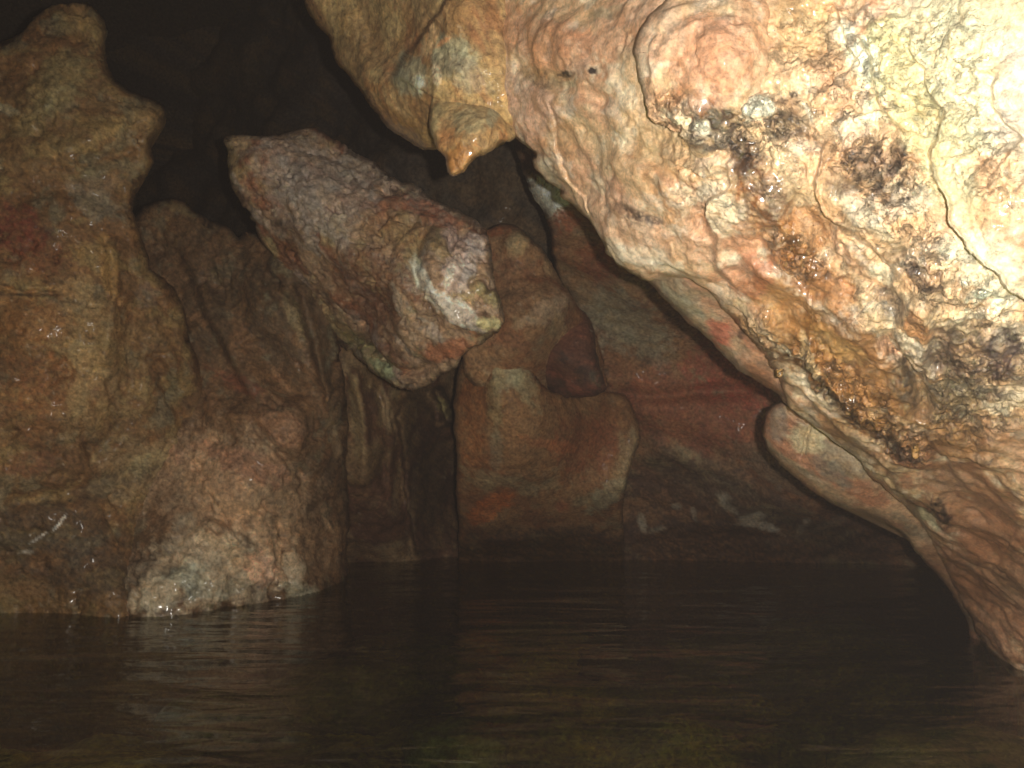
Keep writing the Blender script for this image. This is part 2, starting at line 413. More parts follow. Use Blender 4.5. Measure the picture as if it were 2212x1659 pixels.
# ---- back wall on the right, above the far waterline
w_feats = [('ledge', [(1240, 640), (1285, 720), (1292, 770), (1315, 845)], -0.05, 5, 90),
    ('groove', [(1310, 850), (1440, 856), (1560, 845), (1640, 850)], 0.035, 14), ('bump', 1400, 640, 150, 60, 40, 0.06), ('bump', 1500, 900, 150, 60, 20, 0.06),
    ('bump', 1750, 1050, 160, 60, 25, 0.09), ('bump', 1550, 1090, 90, 40, 20, 0.04), ('ridge', [(1380, 960), (1500, 1000), (1650, 1080), (1800, 1130)], 0.05, 30)]
W_ = rock('rock_wall', [(1090, 200), (1112, 312), (1128, 372), (1150, 430), (1180, 480), (1190, 540), (1208, 600), (1243, 655), (1240, 760), (1200, 900), (1180, 1100), (1190, 1300), (1150, 1700),
        (2500, 1700), (2700, 700), (2300, -100), (1500, 0), (1250, 60)],
    [(1120, 340, 2.0), (1200, 440, 1.85), (1200, 600, 2.25), (1300, 650, 2.28), (1450, 700, 2.3), (1550, 850, 2.42), (1400, 900, 2.47), (1400, 1000, 2.6), (1650, 1000, 2.4), (1400, 1210, 2.85), (1600, 1213, 2.83), (1850, 1215, 2.8),
     (1300, 1210, 2.86), (1800, 1100, 2.45), (2100, 1000, 2.3), (1700, 600, 2.2), (1250, 1600, 2.9), (2000, 1600, 2.7), (2300, 400, 2.0)],
    M_MID, gain=1.35, sat=1.0, step=4.5, rnd=22, rdep=0.10, feats=w_feats, disp=[('fbm', 3, 0.035, 3), ('bil', 9, 0.014, 3, 30, 2.0), ('fbm', 30, 0.004, 3)],
    base=(132, 96, 68), layers=[((124, 110, 84), 5, 0.0, 0.5, 0.8, 25, 2.5), ((124, 80, 54), 6, 0.0, 0.5, 0.5, 25, 2), ((90, 66, 54), 9, 0.05, 0.5, 0.6)],
    stains_light=[((248, 242, 228), 1180, 430, 30, 52, -34, 1.0), ((225, 215, 195), 1160, 392, 9, 22, -30, 0.9), ((120, 118, 100), 1175, 470, 16, 50, -20, 0.5),
            ((150, 84, 60), 1215, 490, 40, 26, 0, 0.8), ((146, 134, 112), 1340, 690, 130, 60, 35, 0.75), ((140, 104, 70), 1260, 590, 40, 60, 0, 0.5),
            ((140, 76, 56), 1500, 890, 180, 80, 15, 0.6), ((150, 68, 54), 1590, 810, 110, 70, 25, 0.6), ((140, 60, 44), 1290, 570, 50, 40, 30, 0.5),
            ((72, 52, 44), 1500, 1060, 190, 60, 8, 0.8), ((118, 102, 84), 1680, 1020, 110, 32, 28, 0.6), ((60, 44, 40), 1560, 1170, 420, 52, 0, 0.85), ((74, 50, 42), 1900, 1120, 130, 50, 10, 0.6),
            ((172, 158, 138), 1620, 1120, 32, 12, -14, 0.95), ((178, 164, 146), 1655, 1140, 34, 9, 25, 0.9), ((160, 148, 130), 1560, 1072, 18, 9, 20, 0.8),
            ((160, 148, 128), 1572, 1092, 22, 8, 30, 0.7), ((150, 138, 120), 1462, 1095, 12, 6, 10, 0.8), ((166, 152, 132), 1388, 1132, 10, 20, -15, 0.8), ((150, 138, 120), 1420, 1145, 22, 7, -20, 0.6),
            ((150, 136, 118), 1735, 1148, 26, 8, -50, 0.6), ((150, 136, 118), 1500, 1112, 14, 5, 70, 0.6), ((140, 120, 100), 1800, 1140, 60, 8, -20, 0.4)],
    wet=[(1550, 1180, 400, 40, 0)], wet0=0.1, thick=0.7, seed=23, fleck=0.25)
tag(W_, 'reddish brown back wall with a white patch at its top, behind the far water', 'rock wall')

# ---- dark column under the leaning boulder
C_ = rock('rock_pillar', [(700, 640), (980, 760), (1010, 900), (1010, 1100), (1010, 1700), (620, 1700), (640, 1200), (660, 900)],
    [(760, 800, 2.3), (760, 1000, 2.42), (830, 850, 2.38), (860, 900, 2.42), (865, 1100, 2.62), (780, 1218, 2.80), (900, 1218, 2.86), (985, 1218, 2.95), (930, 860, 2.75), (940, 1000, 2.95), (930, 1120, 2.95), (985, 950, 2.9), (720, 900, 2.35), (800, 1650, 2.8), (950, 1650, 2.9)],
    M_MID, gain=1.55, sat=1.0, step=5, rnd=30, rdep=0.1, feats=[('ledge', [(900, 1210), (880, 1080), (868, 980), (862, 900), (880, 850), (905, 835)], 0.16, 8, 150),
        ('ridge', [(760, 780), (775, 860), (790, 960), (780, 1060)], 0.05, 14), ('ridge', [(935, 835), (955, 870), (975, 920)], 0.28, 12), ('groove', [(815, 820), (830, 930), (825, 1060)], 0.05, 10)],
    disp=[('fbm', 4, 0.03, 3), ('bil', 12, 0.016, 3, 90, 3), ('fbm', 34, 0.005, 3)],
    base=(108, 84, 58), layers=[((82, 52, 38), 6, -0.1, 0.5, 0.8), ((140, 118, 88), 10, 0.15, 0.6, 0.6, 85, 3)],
    stains_light=[((150, 128, 92), 770, 900, 16, 90, -5, 0.6), ((150, 140, 90), 955, 880, 12, 26, -35, 0.7), ((170, 150, 110), 860, 850, 10, 12, 0, 0.6), ((60, 40, 32), 930, 1030, 60, 160, 0, 0.7), ((80, 50, 38), 800, 1120, 70, 80, 0, 0.6)],  # tall dark ellipse paints shade into the recess
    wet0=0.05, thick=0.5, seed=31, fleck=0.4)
tag(C_, 'dark brown rock pillar with a shaded recess, left of the pale central column', 'rock pillar')

# ---- rounded knob right of the leaning boulder
N1 = rock('wedged_rock', [(1020, 520), (1062, 492), (1090, 484), (1118, 490), (1140, 508), (1165, 530), (1192, 568), (1215, 612), (1243, 655), (1290, 740), (1310, 850), (1100, 860), (1000, 800), (1000, 600)],
    [(1080, 500, 2.15), (1130, 540, 2.1), (1180, 600, 2.12), (1150, 700, 2.0), (1230, 650, 2.12), (1060, 650, 2.1), (1240, 780, 2.3), (1100, 800, 2.1)],
    M_MID, gain=1.35, sat=1.0, step=4, rnd=16, rdep=0.06, feats=[('bump', 1115, 525, 34, 32, 0, 0.03), ('bump', 1190, 640, 50, 30, 40, 0.04)],
    disp=[('fbm', 5, 0.02, 3), ('bil', 16, 0.008, 3), ('fbm', 40, 0.003, 3)],
    base=(138, 104, 74), layers=[((120, 72, 46), 8, 0.0, 0.5, 0.6), ((160, 138, 106), 12, 0.1, 0.5, 0.5)],
    stains_light=[((172, 146, 108), 1122, 530, 24, 26, 0, 0.8), ((146, 76, 44), 1080, 500, 30, 14, 0, 0.7), ((160, 136, 112), 1180, 670, 60, 26, -35, 0.7), ((96, 62, 46), 1110, 620, 40, 60, 0, 0.4)],
    wet0=0.05, thick=0.4, seed=37)
tag(N1, 'round topped tan rock knob wedged right behind the broken end of the leaning boulder', 'rock')

N2 = rock('red_boulder', [(1128, 772), (1140, 735), (1165, 708), (1205, 680), (1238, 658), (1262, 676), (1280, 705), (1287, 745), (1292, 780), (1312, 838), (1290, 856), (1240, 860), (1200, 862), (1165, 820)],
    [(1128, 772, 2.2), (1200, 700, 2.18), (1240, 662, 2.2), (1285, 740, 2.14), (1305, 840, 2.16), (1220, 780, 2.1), (1180, 840, 2.25)],
    M_MID, gain=1.3, step=4, rnd=26, rdep=0.08, disp=[('fbm', 6, 0.018, 3), ('bil', 18, 0.010, 3, 20, 2)],
    base=(98, 58, 42), layers=[((132, 72, 52), 10, 0.0, 0.5, 0.7, -20, 2), ((60, 44, 38), 8, 0.0, 0.5, 0.7)],
    stains_light=[((64, 50, 44), 1170, 720, 60, 18, -38, 0.7), ((84, 78, 62), 1290, 822, 14, 26, -20, 0.7)], wet0=0.1, thick=0.3, seed=41)
tag(N2, 'dark red rounded boulder lodged above the pale central column', 'boulder')

# ---- pale central column
K_ = rock('rock_column', [(986, 812), (1000, 770), (1030, 735), (1062, 716), (1098, 718), (1118, 748), (1140, 790), (1178, 838), (1225, 852), (1290, 846), (1345, 850), (1366, 880), (1381, 925), (1382, 955), (1368, 990), (1356, 1040), (1345, 1100), (1350, 1220), (1360, 1700),
        (975, 1700), (990, 1220), (992, 1150), (985, 1060), (988, 980), (982, 930), (979, 880)],
    [(990, 830, 2.22), (1070, 730, 2.12), (1060, 860, 2.1), (1160, 860, 2.12), (1150, 1000, 2.2), (1240, 900, 2.26), (1370, 940, 2.40), (1290, 852, 2.38), (1345, 856, 2.43), (1225, 855, 2.28), (1290, 980, 2.38), (1050, 1100, 2.4), (1250, 1120, 2.5), (1340, 1050, 2.4), (1000, 1210, 2.84), (1200, 1212, 2.83), (1340, 1212, 2.84), (1150, 1130, 2.5), (1150, 1600, 2.9)],
    M_MID, gain=1.3, sat=1.02, step=4, rnd=14, rdep=0.05, feats=[('ridge', [(1078, 745), (1068, 830), (1070, 890)], 0.015, 20), ('ridge', [(1368, 900), (1374, 960), (1345, 1040), (1280, 1100)], 0.02, 30), ('bump', 1255, 970, 80, 80, 0, -0.02)],
    disp=[('fbm', 4, 0.02, 3), ('bil', 10, 0.008, 3, 80, 2.5), ('fbm', 34, 0.0025, 3)],
    base=(134, 98, 66), layers=[((116, 70, 42), 6, 0.0, 0.5, 0.6), ((146, 128, 96), 7, 0.1, 0.5, 0.6, 80, 2.5)],
    stains_light=[((160, 148, 118), 1105, 790, 48, 60, 30, 0.75), ((152, 134, 98), 1070, 860, 20, 80, 2, 0.55), ((140, 134, 104), 1130, 830, 20, 60, -25, 0.5), ((118, 112, 92), 1074, 975, 16, 40, 0, 0.4), ((150, 86, 44), 1020, 920, 30, 110, 0, 0.45), ((176, 96, 48), 1060, 1095, 60, 22, -28, 0.7),
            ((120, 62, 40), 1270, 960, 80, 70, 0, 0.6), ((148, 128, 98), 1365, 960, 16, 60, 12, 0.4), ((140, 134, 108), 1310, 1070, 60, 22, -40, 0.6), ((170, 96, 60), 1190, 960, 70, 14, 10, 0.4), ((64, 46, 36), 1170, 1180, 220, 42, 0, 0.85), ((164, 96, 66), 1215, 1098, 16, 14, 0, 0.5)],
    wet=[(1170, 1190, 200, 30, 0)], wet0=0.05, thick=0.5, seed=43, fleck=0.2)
tag(K_, 'smooth pale topped rock column with orange streaks standing in the far water at mid picture', 'rock column')

# ---- brown sloping slab behind the pinnacle
B_ = rock('sloping_slab', [(150, 520), (288, 462), (310, 440), (345, 428), (385, 430), (412, 450), (440, 468), (495, 488), (505, 502), (514, 512), (524, 500), (545, 498), (590, 520), (640, 570), (700, 640), (722, 700), (738, 770), (748, 850), (752, 950), (748, 1020), (756, 1120), (752, 1200), (756, 1270), (760, 1700),
        (0, 1700), (50, 1000)],
    [(300, 470, 2.32), (400, 450, 2.30), (520, 520, 2.2), (640, 600, 2.08), (450, 650, 2.2), (600, 750, 2.12), (700, 760, 2.12), (740, 900, 2.26), (550, 850, 2.12), (610, 930, 2.05), (480, 1000, 2.04), (650, 1060, 2.16), (740, 1100, 2.4), (500, 1150, 2.0), (620, 1200, 2.1),
     (350, 1325, dw(1328)), (480, 1312, dw(1312)), (640, 1290, dw(1290)), (700, 1272, dw(1272)), (752, 1243, dw(1243)), (200, 1200, 2.0), (350, 1650, 1.9), (700, 1650, 2.3)],
    M_MID, gain=1.26, sat=0.92, step=4, rnd=22, rdep=0.09, feats=[('ledge', [(560, 880), (500, 790), (440, 680), (390, 560), (340, 480)], 0.035, 12, 90), ('ledge', [(700, 900), (690, 800), (650, 690), (610, 620), (560, 560)], 0.03, 8, 60), ('groove', [(430, 560), (520, 680), (600, 800), (650, 900)], 0.03, 30), ('bump', 612, 925, 65, 46, 35, 0.025), ('groove', [(548, 912), (585, 955), (617, 990), (645, 1012), (652, 1040)], 0.03, 9), ('ridge', [(640, 610), (665, 680), (690, 770), (700, 850), (720, 930)], 0.03, 16),
        ('groove', [(622, 612), (640, 640), (652, 650)], 0.024, 7), ('ridge', [(395, 690), (430, 790), (470, 890), (560, 900)], 0.024, 24), ('groove', [(560, 720), (600, 800), (640, 880)], 0.042, 40), ('bump', 400, 1230, 110, 60, -30, 0.012), ('bump', 520, 1060, 80, 50, 20, 0.03),
        ('ridge', [(380, 1130), (340, 1200), (300, 1290)], 0.018, 16), ('ridge', [(440, 1120), (520, 1170), (560, 1200)], 0.024, 14), ('ridge', [(620, 1180), (640, 1230), (660, 1280)], 0.03, 16), ('groove', [(600, 1110), (600, 1180), (590, 1240)], 0.024, 14)],
    disp=[('fbm', 3, 0.035, 3), ('bil', 8, 0.025, 4, 60, 2.2), ('pit', 14, 0.016, 4, 60, 1.6), ('pit', 34, 0.006, 3), ('fbm', 30, 0.004, 3)],
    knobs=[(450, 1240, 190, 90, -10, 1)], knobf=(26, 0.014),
    base=(120, 88, 58), layers=[((88, 66, 44), 5, -0.1, 0.4, 0.8, 62, 3), ((140, 100, 66), 9, 0.1, 0.5, 0.6, 62, 2), ((120, 112, 88), 12, 0.15, 0.5, 0.5)],
    stains_light=[((184, 150, 116), 490, 1060, 200, 130, 15, 0.6), ((186, 166, 136), 440, 1240, 230, 80, -8, 0.65), ((170, 134, 98), 640, 1180, 90, 90, 0, 0.5), ((76, 62, 46), 480, 600, 120, 60, 55, 0.5), ((132, 124, 108), 500, 480, 14, 10, 30, 0.6), ((140, 118, 78), 385, 450, 34, 10, 25, 0.6), ((84, 82, 72), 600, 740, 40, 90, -35, 0.4),
            ((128, 66, 46), 520, 830, 70, 18, 25, 0.6), ((168, 124, 92), 612, 925, 54, 34, 35, 0.8), ((166, 110, 84), 500, 1000, 130, 34, 12, 0.5), ((192, 152, 112), 490, 1070, 100, 46, 25, 0.7), ((206, 170, 130), 440, 1000, 50, 26, 30, 0.6), ((146, 128, 92), 640, 690, 14, 60, -20, 0.5), ((170, 140, 104), 720, 930, 12, 70, -8, 0.6),
            ((196, 168, 134), 400, 1190, 70, 24, -35, 0.85), ((188, 172, 142), 350, 1290, 60, 36, -10, 0.8), ((150, 152, 134), 400, 1260, 50, 34, 0, 0.7), ((198, 166, 130), 500, 1190, 100, 12, 32, 0.85), ((200, 150, 120), 560, 1230, 40, 34, 30, 0.6), ((200, 166, 130), 640, 1240, 16, 60, -12, 0.8), ((180, 170, 140), 650, 1275, 34, 20, 10, 0.8), ((150, 112, 76), 700, 1190, 50, 70, 0, 0.5),
            ((200, 160, 120), 705, 1135, 6, 20, -30, 0.8), ((84, 66, 52), 240, 1230, 100, 50, 0, 0.7), ((90, 70, 48), 560, 1010, 40, 12, 40, 0.5)],
    post=[((206, 180, 146), 340, 1285, 60, 26, -10, 0.7), ((200, 172, 136), 470, 1175, 90, 12, 34, 0.8), ((190, 150, 116), 470, 1040, 70, 26, 28, 0.6), ((196, 176, 146), 640, 1235, 16, 50, -14, 0.7), ((176, 156, 130), 400, 1150, 26, 44, 20, 0.6), ((170, 160, 136), 470, 1270, 60, 20, 0, 0.6)], wet=[(450, 1310, 260, 50, -8, 1)], wet0=0.12, thick=0.5, seed=47, fleck=0.6, contrast=1.2)
tag(B_, 'brown sloping boulder with pale crusted foot at the left waterline, behind the pinnacle', 'boulder')

# ---- leaning boulder in the middle
M_ = rock('leaning_boulder', [(480, 303), (490, 291), (512, 289), (545, 292), (590, 289), (635, 281), (668, 277), (688, 281), (712, 297), (742, 312), (800, 342), (840, 372), (868, 392), (890, 393), (912, 404), (935, 428), (985, 455), (1025, 478), (1052, 500), (1062, 530), (1063, 565), (1070, 610), (1078, 640), (1088, 668), (1090, 695), (1082, 715), (1055, 735), (1028, 748),
        (1000, 765), (985, 790), (955, 806), (925, 835), (890, 845), (850, 832), (800, 800), (765, 765), (735, 745), (700, 700), (670, 650), (620, 590), (572, 530), (555, 505), (548, 480), (525, 445), (500, 405), (491, 370), (490, 330)],
    [(485, 300, 1.98), (680, 285, 1.98), (500, 400, 1.95), (650, 420, 1.86), (800, 400, 1.90), (560, 510, 2.04), (590, 560, 2.10), (640, 615, 2.09), (700, 700, 2.13), (740, 748, 2.17), (700, 560, 1.90), (780, 640, 1.88), (900, 410, 1.88), (880, 560, 1.74), (1040, 500, 1.80), (980, 640, 1.70), (1085, 690, 1.72), (860, 720, 1.84), (960, 770, 1.82), (850, 835, 2.02)],
    M_MID, gain=1.35, sat=1.0, step=3.2, rnd=14, rdep=0.06, feats=[('ridge', [(500, 350), (580, 330), (680, 300), (720, 300)], 0.015, 24), ('ledge', [(905, 790), (870, 730), (848, 660), (840, 600), (850, 540), (880, 500), (930, 470)], 0.010, 10, 60), ('ledge', [(1060, 735), (1000, 710), (950, 670), (915, 610), (905, 560), (925, 520), (960, 500)], 0.012, 9, 60),
        ('groove', [(890, 640), (905, 600), (900, 540), (930, 500)], 0.03, 12), ('bump', 800, 660, 40, 50, 0, -0.05), ('groove', [(740, 745), (790, 740), (850, 790), (900, 800), (960, 775)], 0.035, 9), ('bump', 1040, 700, 34, 18, 0, 0.03), ('bump', 990, 560, 60, 60, 20, 0.008),
        ('groove', [(1010, 620), (1040, 600), (1066, 625)], 0.03, 8), ('bump', 765, 388, 14, 6, -40, -0.02), ('bump', 850, 410, 12, 9, 0, -0.03), ('bump', 930, 700, 30, 30, 0, -0.02)],
    disp=[('fbm', 6, 0.022, 3), ('bil', 14, 0.02, 3, 40, 1.6), ('pit', 16, 0.016, 4), ('pit', 40, 0.006, 3), ('fbm', 40, 0.003, 3)],
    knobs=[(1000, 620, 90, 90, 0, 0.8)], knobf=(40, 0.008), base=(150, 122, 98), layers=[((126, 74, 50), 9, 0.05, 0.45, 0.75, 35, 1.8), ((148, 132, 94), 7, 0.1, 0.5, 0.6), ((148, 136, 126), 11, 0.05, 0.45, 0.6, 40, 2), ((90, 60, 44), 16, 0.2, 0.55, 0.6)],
    stains_light=[((152, 138, 130), 680, 400, 160, 90, 35, 0.55), ((164, 140, 108), 510, 305, 34, 18, 0, 0.6), ((120, 76, 50), 800, 620, 100, 80, 40, 0.7), ((92, 54, 38), 810, 660, 60, 44, 20, 0.7), ((150, 84, 58), 930, 460, 90, 24, 30, 0.65), ((150, 116, 76), 850, 500, 90, 40, 10, 0.5),
            ((100, 66, 42), 620, 510, 60, 30, 50, 0.5), ((214, 206, 190), 925, 620, 14, 56, -28, 0.9), ((170, 176, 160), 905, 590, 10, 40, -10, 0.8), ((216, 196, 182), 1000, 670, 60, 18, 35, 0.9), ((205, 180, 170), 990, 590, 34, 60, 30, 0.7), ((178, 150, 140), 1000, 520, 50, 24, 30, 0.6), ((216, 204, 190), 960, 655, 20, 44, -38, 0.9), ((214, 198, 186), 1020, 700, 44, 12, 14, 0.9), ((198, 180, 170), 1030, 540, 26, 40, 20, 0.6), ((206, 190, 176), 970, 600, 10, 30, 20, 0.7), ((222, 210, 160), 1052, 697, 28, 14, 6, 1.0),
            ((130, 122, 84), 1055, 640, 30, 16, 40, 0.7), ((190, 160, 130), 868, 660, 14, 40, -20, 0.7), ((184, 150, 120), 900, 730, 34, 24, 0, 0.6), ((160, 96, 64), 970, 750, 60, 22, -15, 0.7), ((108, 104, 66), 800, 760, 70, 20, 35, 0.8), ((134, 140, 108), 828, 800, 30, 16, 30, 0.8), ((176, 160, 120), 590, 530, 26, 10, 50, 0.6), ((70, 50, 44), 765, 388, 12, 6, -40, 0.9), ((70, 52, 42), 850, 410, 14, 9, 0, 0.8), ((70, 50, 40), 822, 396, 10, 6, -30, 0.7), ((60, 46, 40), 605, 480, 8, 7, 0, 0.8)],
    post=[((226, 216, 200), 915, 610, 12, 50, -24, 0.8), ((222, 206, 192), 985, 672, 70, 15, 34, 0.8), ((210, 192, 182), 1012, 590, 14, 34, 30, 0.7), ((228, 216, 164), 1052, 697, 28, 14, 6, 1.0), ((196, 178, 160), 858, 650, 8, 50, -12, 0.6)], wet0=0.1, wet=[(1000, 650, 80, 60, 30, 0.3)], thick=0.55, seed=53, fleck=0.9, contrast=1.25)
tag(M_, 'big leaning mauve grey boulder with broken white end, against the dark cavity', 'boulder')

# ---- left pinnacle
P_ = rock('rock_pinnacle', [(-700, 300), (-200, 120), (-60, 98), (0, 96), (45, 76), (70, 52), (82, 34), (108, 18), (145, 8), (190, 10), (208, 24), (224, 44), (230, 70), (228, 102), (236, 140), (250, 168), (275, 190), (308, 205), (340, 220), (357, 234), (358, 262), (350, 284), (332, 303), (327, 318), (334, 342), (330, 362), (312, 392), (297, 415),
        (286, 445), (292, 480), (304, 515), (318, 548), (325, 578), (350, 598), (378, 622), (398, 665), (412, 720), (430, 780), (465, 850), (500, 920), (500, 1050), (480, 1180), (450, 1300), (440, 1700), (-700, 1700)],
    [(-500, 400, 1.95), (0, 150, 1.92), (150, 60, 1.95), (200, 150, 1.92), (330, 260, 1.95), (150, 300, 1.86), (280, 460, 1.95), (100, 500, 1.84), (0, 700, 1.82), (200, 750, 1.88), (320, 620, 1.96), (400, 720, 2.04), (440, 830, 2.12), (300, 900, 1.98), (100, 950, 1.84), (420, 1000, 2.16), (250, 1100, 1.98), (400, 1200, 2.2), (60, 1180, 1.87),
     (0, 1325, dw(1325)), (150, 1328, dw(1328)), (280, 1330, dw(1331)), (400, 1330, 2.25), (0, 1650, 1.85), (300, 1650, 1.95), (-500, 1300, 1.8)],
    M_MID, gain=1.24, sat=0.98, step=4, rnd=26, rdep=0.10, feats=[('ridge', [(60, 320), (180, 300), (300, 260), (352, 245)], 0.015, 28), ('groove', [(0, 440), (120, 400), (220, 430), (285, 440)], 0.02, 22), ('groove', [(160, 350), (230, 340), (300, 320)], 0.015, 14), ('ridge', [(235, 500), (250, 600), (240, 700), (220, 800)], 0.025, 24), ('groove', [(285, 640), (280, 760), (260, 900), (180, 1010)], 0.03, 26),
        ('groove', [(0, 620), (60, 632), (130, 636)], 0.015, 5), ('bump', 60, 700, 80, 60, 0, 0.02), ('groove', [(330, 760), (370, 860), (400, 940), (430, 1010)], 0.025, 16), ('ridge', [(330, 660), (350, 740), (390, 830)], 0.015, 16), ('bump', 120, 890, 90, 50, 0, 0.02), ('groove', [(0, 1080), (120, 1070), (240, 1030), (300, 1000)], 0.03, 24), ('bump', 130, 200, 60, 60, 0, 0.015)],
    disp=[('fbm', 3, 0.03, 3), ('bil', 9, 0.022, 4, 5, 2.0), ('pit', 14, 0.014, 4), ('pit', 34, 0.006, 3), ('fbm', 30, 0.004, 3)],
    base=(132, 100, 64), layers=[((112, 78, 48), 5, -0.1, 0.4, 0.7, 0, 2.5), ((148, 124, 80), 12, 0.05, 0.5, 0.6, 0, 2.5), ((122, 116, 92), 10, 0.1, 0.45, 0.5)],
    stains_light=[((170, 140, 96), 190, 800, 110, 170, -10, 0.4), ((170, 146, 108), 300, 1010, 110, 60, -20, 0.5), ((152, 134, 92), 120, 180, 90, 50, -40, 0.6), ((156, 126, 80), 180, 60, 50, 40, 0, 0.5), ((150, 122, 82), 320, 250, 40, 40, 0, 0.5), ((140, 134, 116), 210, 440, 60, 30, 30, 0.55), ((150, 122, 100), 200, 400, 60, 24, 0, 0.4), ((176, 166, 136), 15, 235, 30, 10, 20, 0.6),
            ((112, 52, 38), 30, 500, 70, 60, 20, 0.85), ((122, 66, 38), 80, 560, 70, 40, 0, 0.6), ((152, 96, 48), 60, 700, 90, 80, 0, 0.5), ((168, 130, 78), 235, 580, 20, 70, -10, 0.7), ((170, 136, 92), 170, 620, 40, 30, 0, 0.5), ((140, 84, 44), 120, 820, 100, 70, 0, 0.6), ((196, 164, 114), 190, 780, 30, 60, -35, 0.55), ((176, 150, 104), 170, 860, 26, 40, 0, 0.5),
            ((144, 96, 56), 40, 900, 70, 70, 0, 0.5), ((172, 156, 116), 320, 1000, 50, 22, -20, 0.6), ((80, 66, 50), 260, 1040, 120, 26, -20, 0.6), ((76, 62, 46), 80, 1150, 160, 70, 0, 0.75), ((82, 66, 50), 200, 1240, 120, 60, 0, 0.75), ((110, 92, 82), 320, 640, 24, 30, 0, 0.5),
            ((214, 206, 196), 128, 1131, 22, 2.6, -52, 1.0), ((200, 192, 180), 84, 1162, 20, 2.4, -32, 0.9), ((170, 160, 146), 58, 1193, 18, 7, 0, 0.7), ((44, 36, 30), 40, 638, 50, 3, 4, 0.8), ((140, 76, 56), 60, 1000, 60, 30, 0, 0.4)],  # two thin white streaks paint the glint on a quartz vein
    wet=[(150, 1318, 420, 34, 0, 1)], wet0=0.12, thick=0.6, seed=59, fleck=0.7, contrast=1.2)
tag(P_, 'tall olive brown rock pinnacle with knobbed head, at the left edge', 'rock pinnacle')

# ---- hanging ceiling rock, upper middle
D_ = rock('ceiling_rock', [(560, -700), (600, -300), (640, -60), (657, 0), (668, 30), (690, 62), (712, 84), (714, 112), (728, 140), (752, 164), (780, 200), (808, 240), (838, 278), (868, 300), (895, 316), (915, 328), (938, 330), (960, 320), (1010, 345), (1080, 320), (1130, 280), (1300, 200), (1400, -100), (1400, -700)],
    [(660, 0, 1.55), (720, 100, 1.5), (850, 280, 1.35), (930, 325, 1.28), (800, 0, 1.42), (850, 100, 1.36), (860, 200, 1.28), (950, 100, 1.2), (950, 200, 1.18), (1050, 200, 1.14), (1000, 20, 1.15), (1090, 290, 1.16), (1300, 0, 1.3), (900, -300, 1.3)],
    M_MID, gain=1.6, step=3.6, rnd=36, rdep=0.14, feats=[('ledge', [(835, 190), (865, 131), (900, 84), (950, 30), (1000, -30), (1040, -120)], 0.05, 4, 130), ('ridge', [(905, 150), (915, 180), (895, 220)], 0.006, 14), ('ridge', [(940, 150), (945, 180), (935, 210)], 0.006, 12), ('groove', [(940, 30), (955, 110), (1000, 140), (1020, 180)], 0.005, 7),
        ('bump', 985, 150, 30, 30, 0, 0.02), ('ridge', [(740, 20), (770, 90), (800, 170)], 0.015, 18)],
    disp=[('fbm', 4, 0.02, 3), ('bil', 14, 0.006, 3, 75, 2.5), ('fbm', 50, 0.002, 3), ('fbm', 110, 0.001, 2)],
    base=(150, 118, 76), layers=[((120, 84, 44), 7, -0.1, 0.5, 0.7, 65, 4), ((166, 142, 94), 12, 0.05, 0.5, 0.5, 55, 4), ((128, 72, 40), 20, 0.1, 0.5, 0.4, 60, 4)],
    stains_light=[((142, 140, 114), 970, 120, 60, 50, 30, 0.7), ((138, 140, 116), 890, 160, 40, 50, 10, 0.6), ((224, 206, 172), 902, 176, 13, 22, -5, 0.95), ((216, 188, 152), 943, 165, 11, 24, -5, 0.85), ((176, 140, 98), 935, 80, 14, 60, 25, 0.6), ((190, 122, 70), 960, 92, 24, 6, -30, 0.7), ((150, 104, 52), 850, 270, 60, 26, 45, 0.6), ((128, 94, 44), 900, 290, 60, 22, 30, 0.6), ((170, 116, 60), 810, 190, 14, 10, 0, 0.5), ((128, 98, 60), 760, 60, 80, 80, 0, 0.4), ((158, 140, 114), 1010, 160, 50, 30, 30, 0.5)],
    wet=[(880, 300, 90, 24, 35, 0.7)], wet0=0.1, thick=0.5, seed=61, fleck=0.25)
tag(D_, 'smooth olive brown ceiling rock hanging above the dark cavity, top middle', 'ceiling rock')
ST = rock('stalactite', [(1010, 132), (965, 165), (938, 200), (931, 240), (928, 272), (936, 302), (946, 325), (960, 340), (964, 358), (967, 378), (980, 382), (1002, 369), (1020, 352), (1036, 338), (1062, 326), (1086, 308), (1118, 296), (1160, 240), (1100, 140)],
    [(950, 195, 1.20), (980, 150, 1.27), (1050, 150, 1.27), (935, 270, 1.15), (972, 370, 1.11), (1010, 300, 1.09), (1050, 250, 1.10), (1090, 300, 1.13), (1010, 190, 1.20), (1100, 200, 1.24)],
    M_MID, gain=1.45, step=3, rnd=14, rdep=0.04, feats=[],
    disp=[('fbm', 6, 0.012, 3), ('bil', 22, 0.004, 3), ('fbm', 70, 0.0018, 3)],
    base=(150, 118, 76), layers=[((120, 84, 44), 7, -0.1, 0.5, 0.5, 65, 4), ((150, 132, 90), 12, 0.0, 0.4, 0.6, 55, 3), ((160, 104, 54), 16, 0.1, 0.5, 0.5)],
    stains_light=[((146, 142, 110), 1020, 250, 50, 40, -30, 0.5), ((160, 108, 54), 990, 340, 60, 24, -30, 0.75), ((128, 132, 110), 1065, 250, 12, 30, 15, 0.6), ((180, 110, 62), 1000, 150, 40, 10, -20, 0.4), ((190, 130, 76), 955, 300, 14, 40, 10, 0.4)],
    wet=[(985, 350, 50, 40, -30, 0.9)], wet0=0.25, thick=0.3, seed=67, fleck=0.25, parent=D_)
ST['label'] = 'pointed stalactite tip with a water drop at its end'

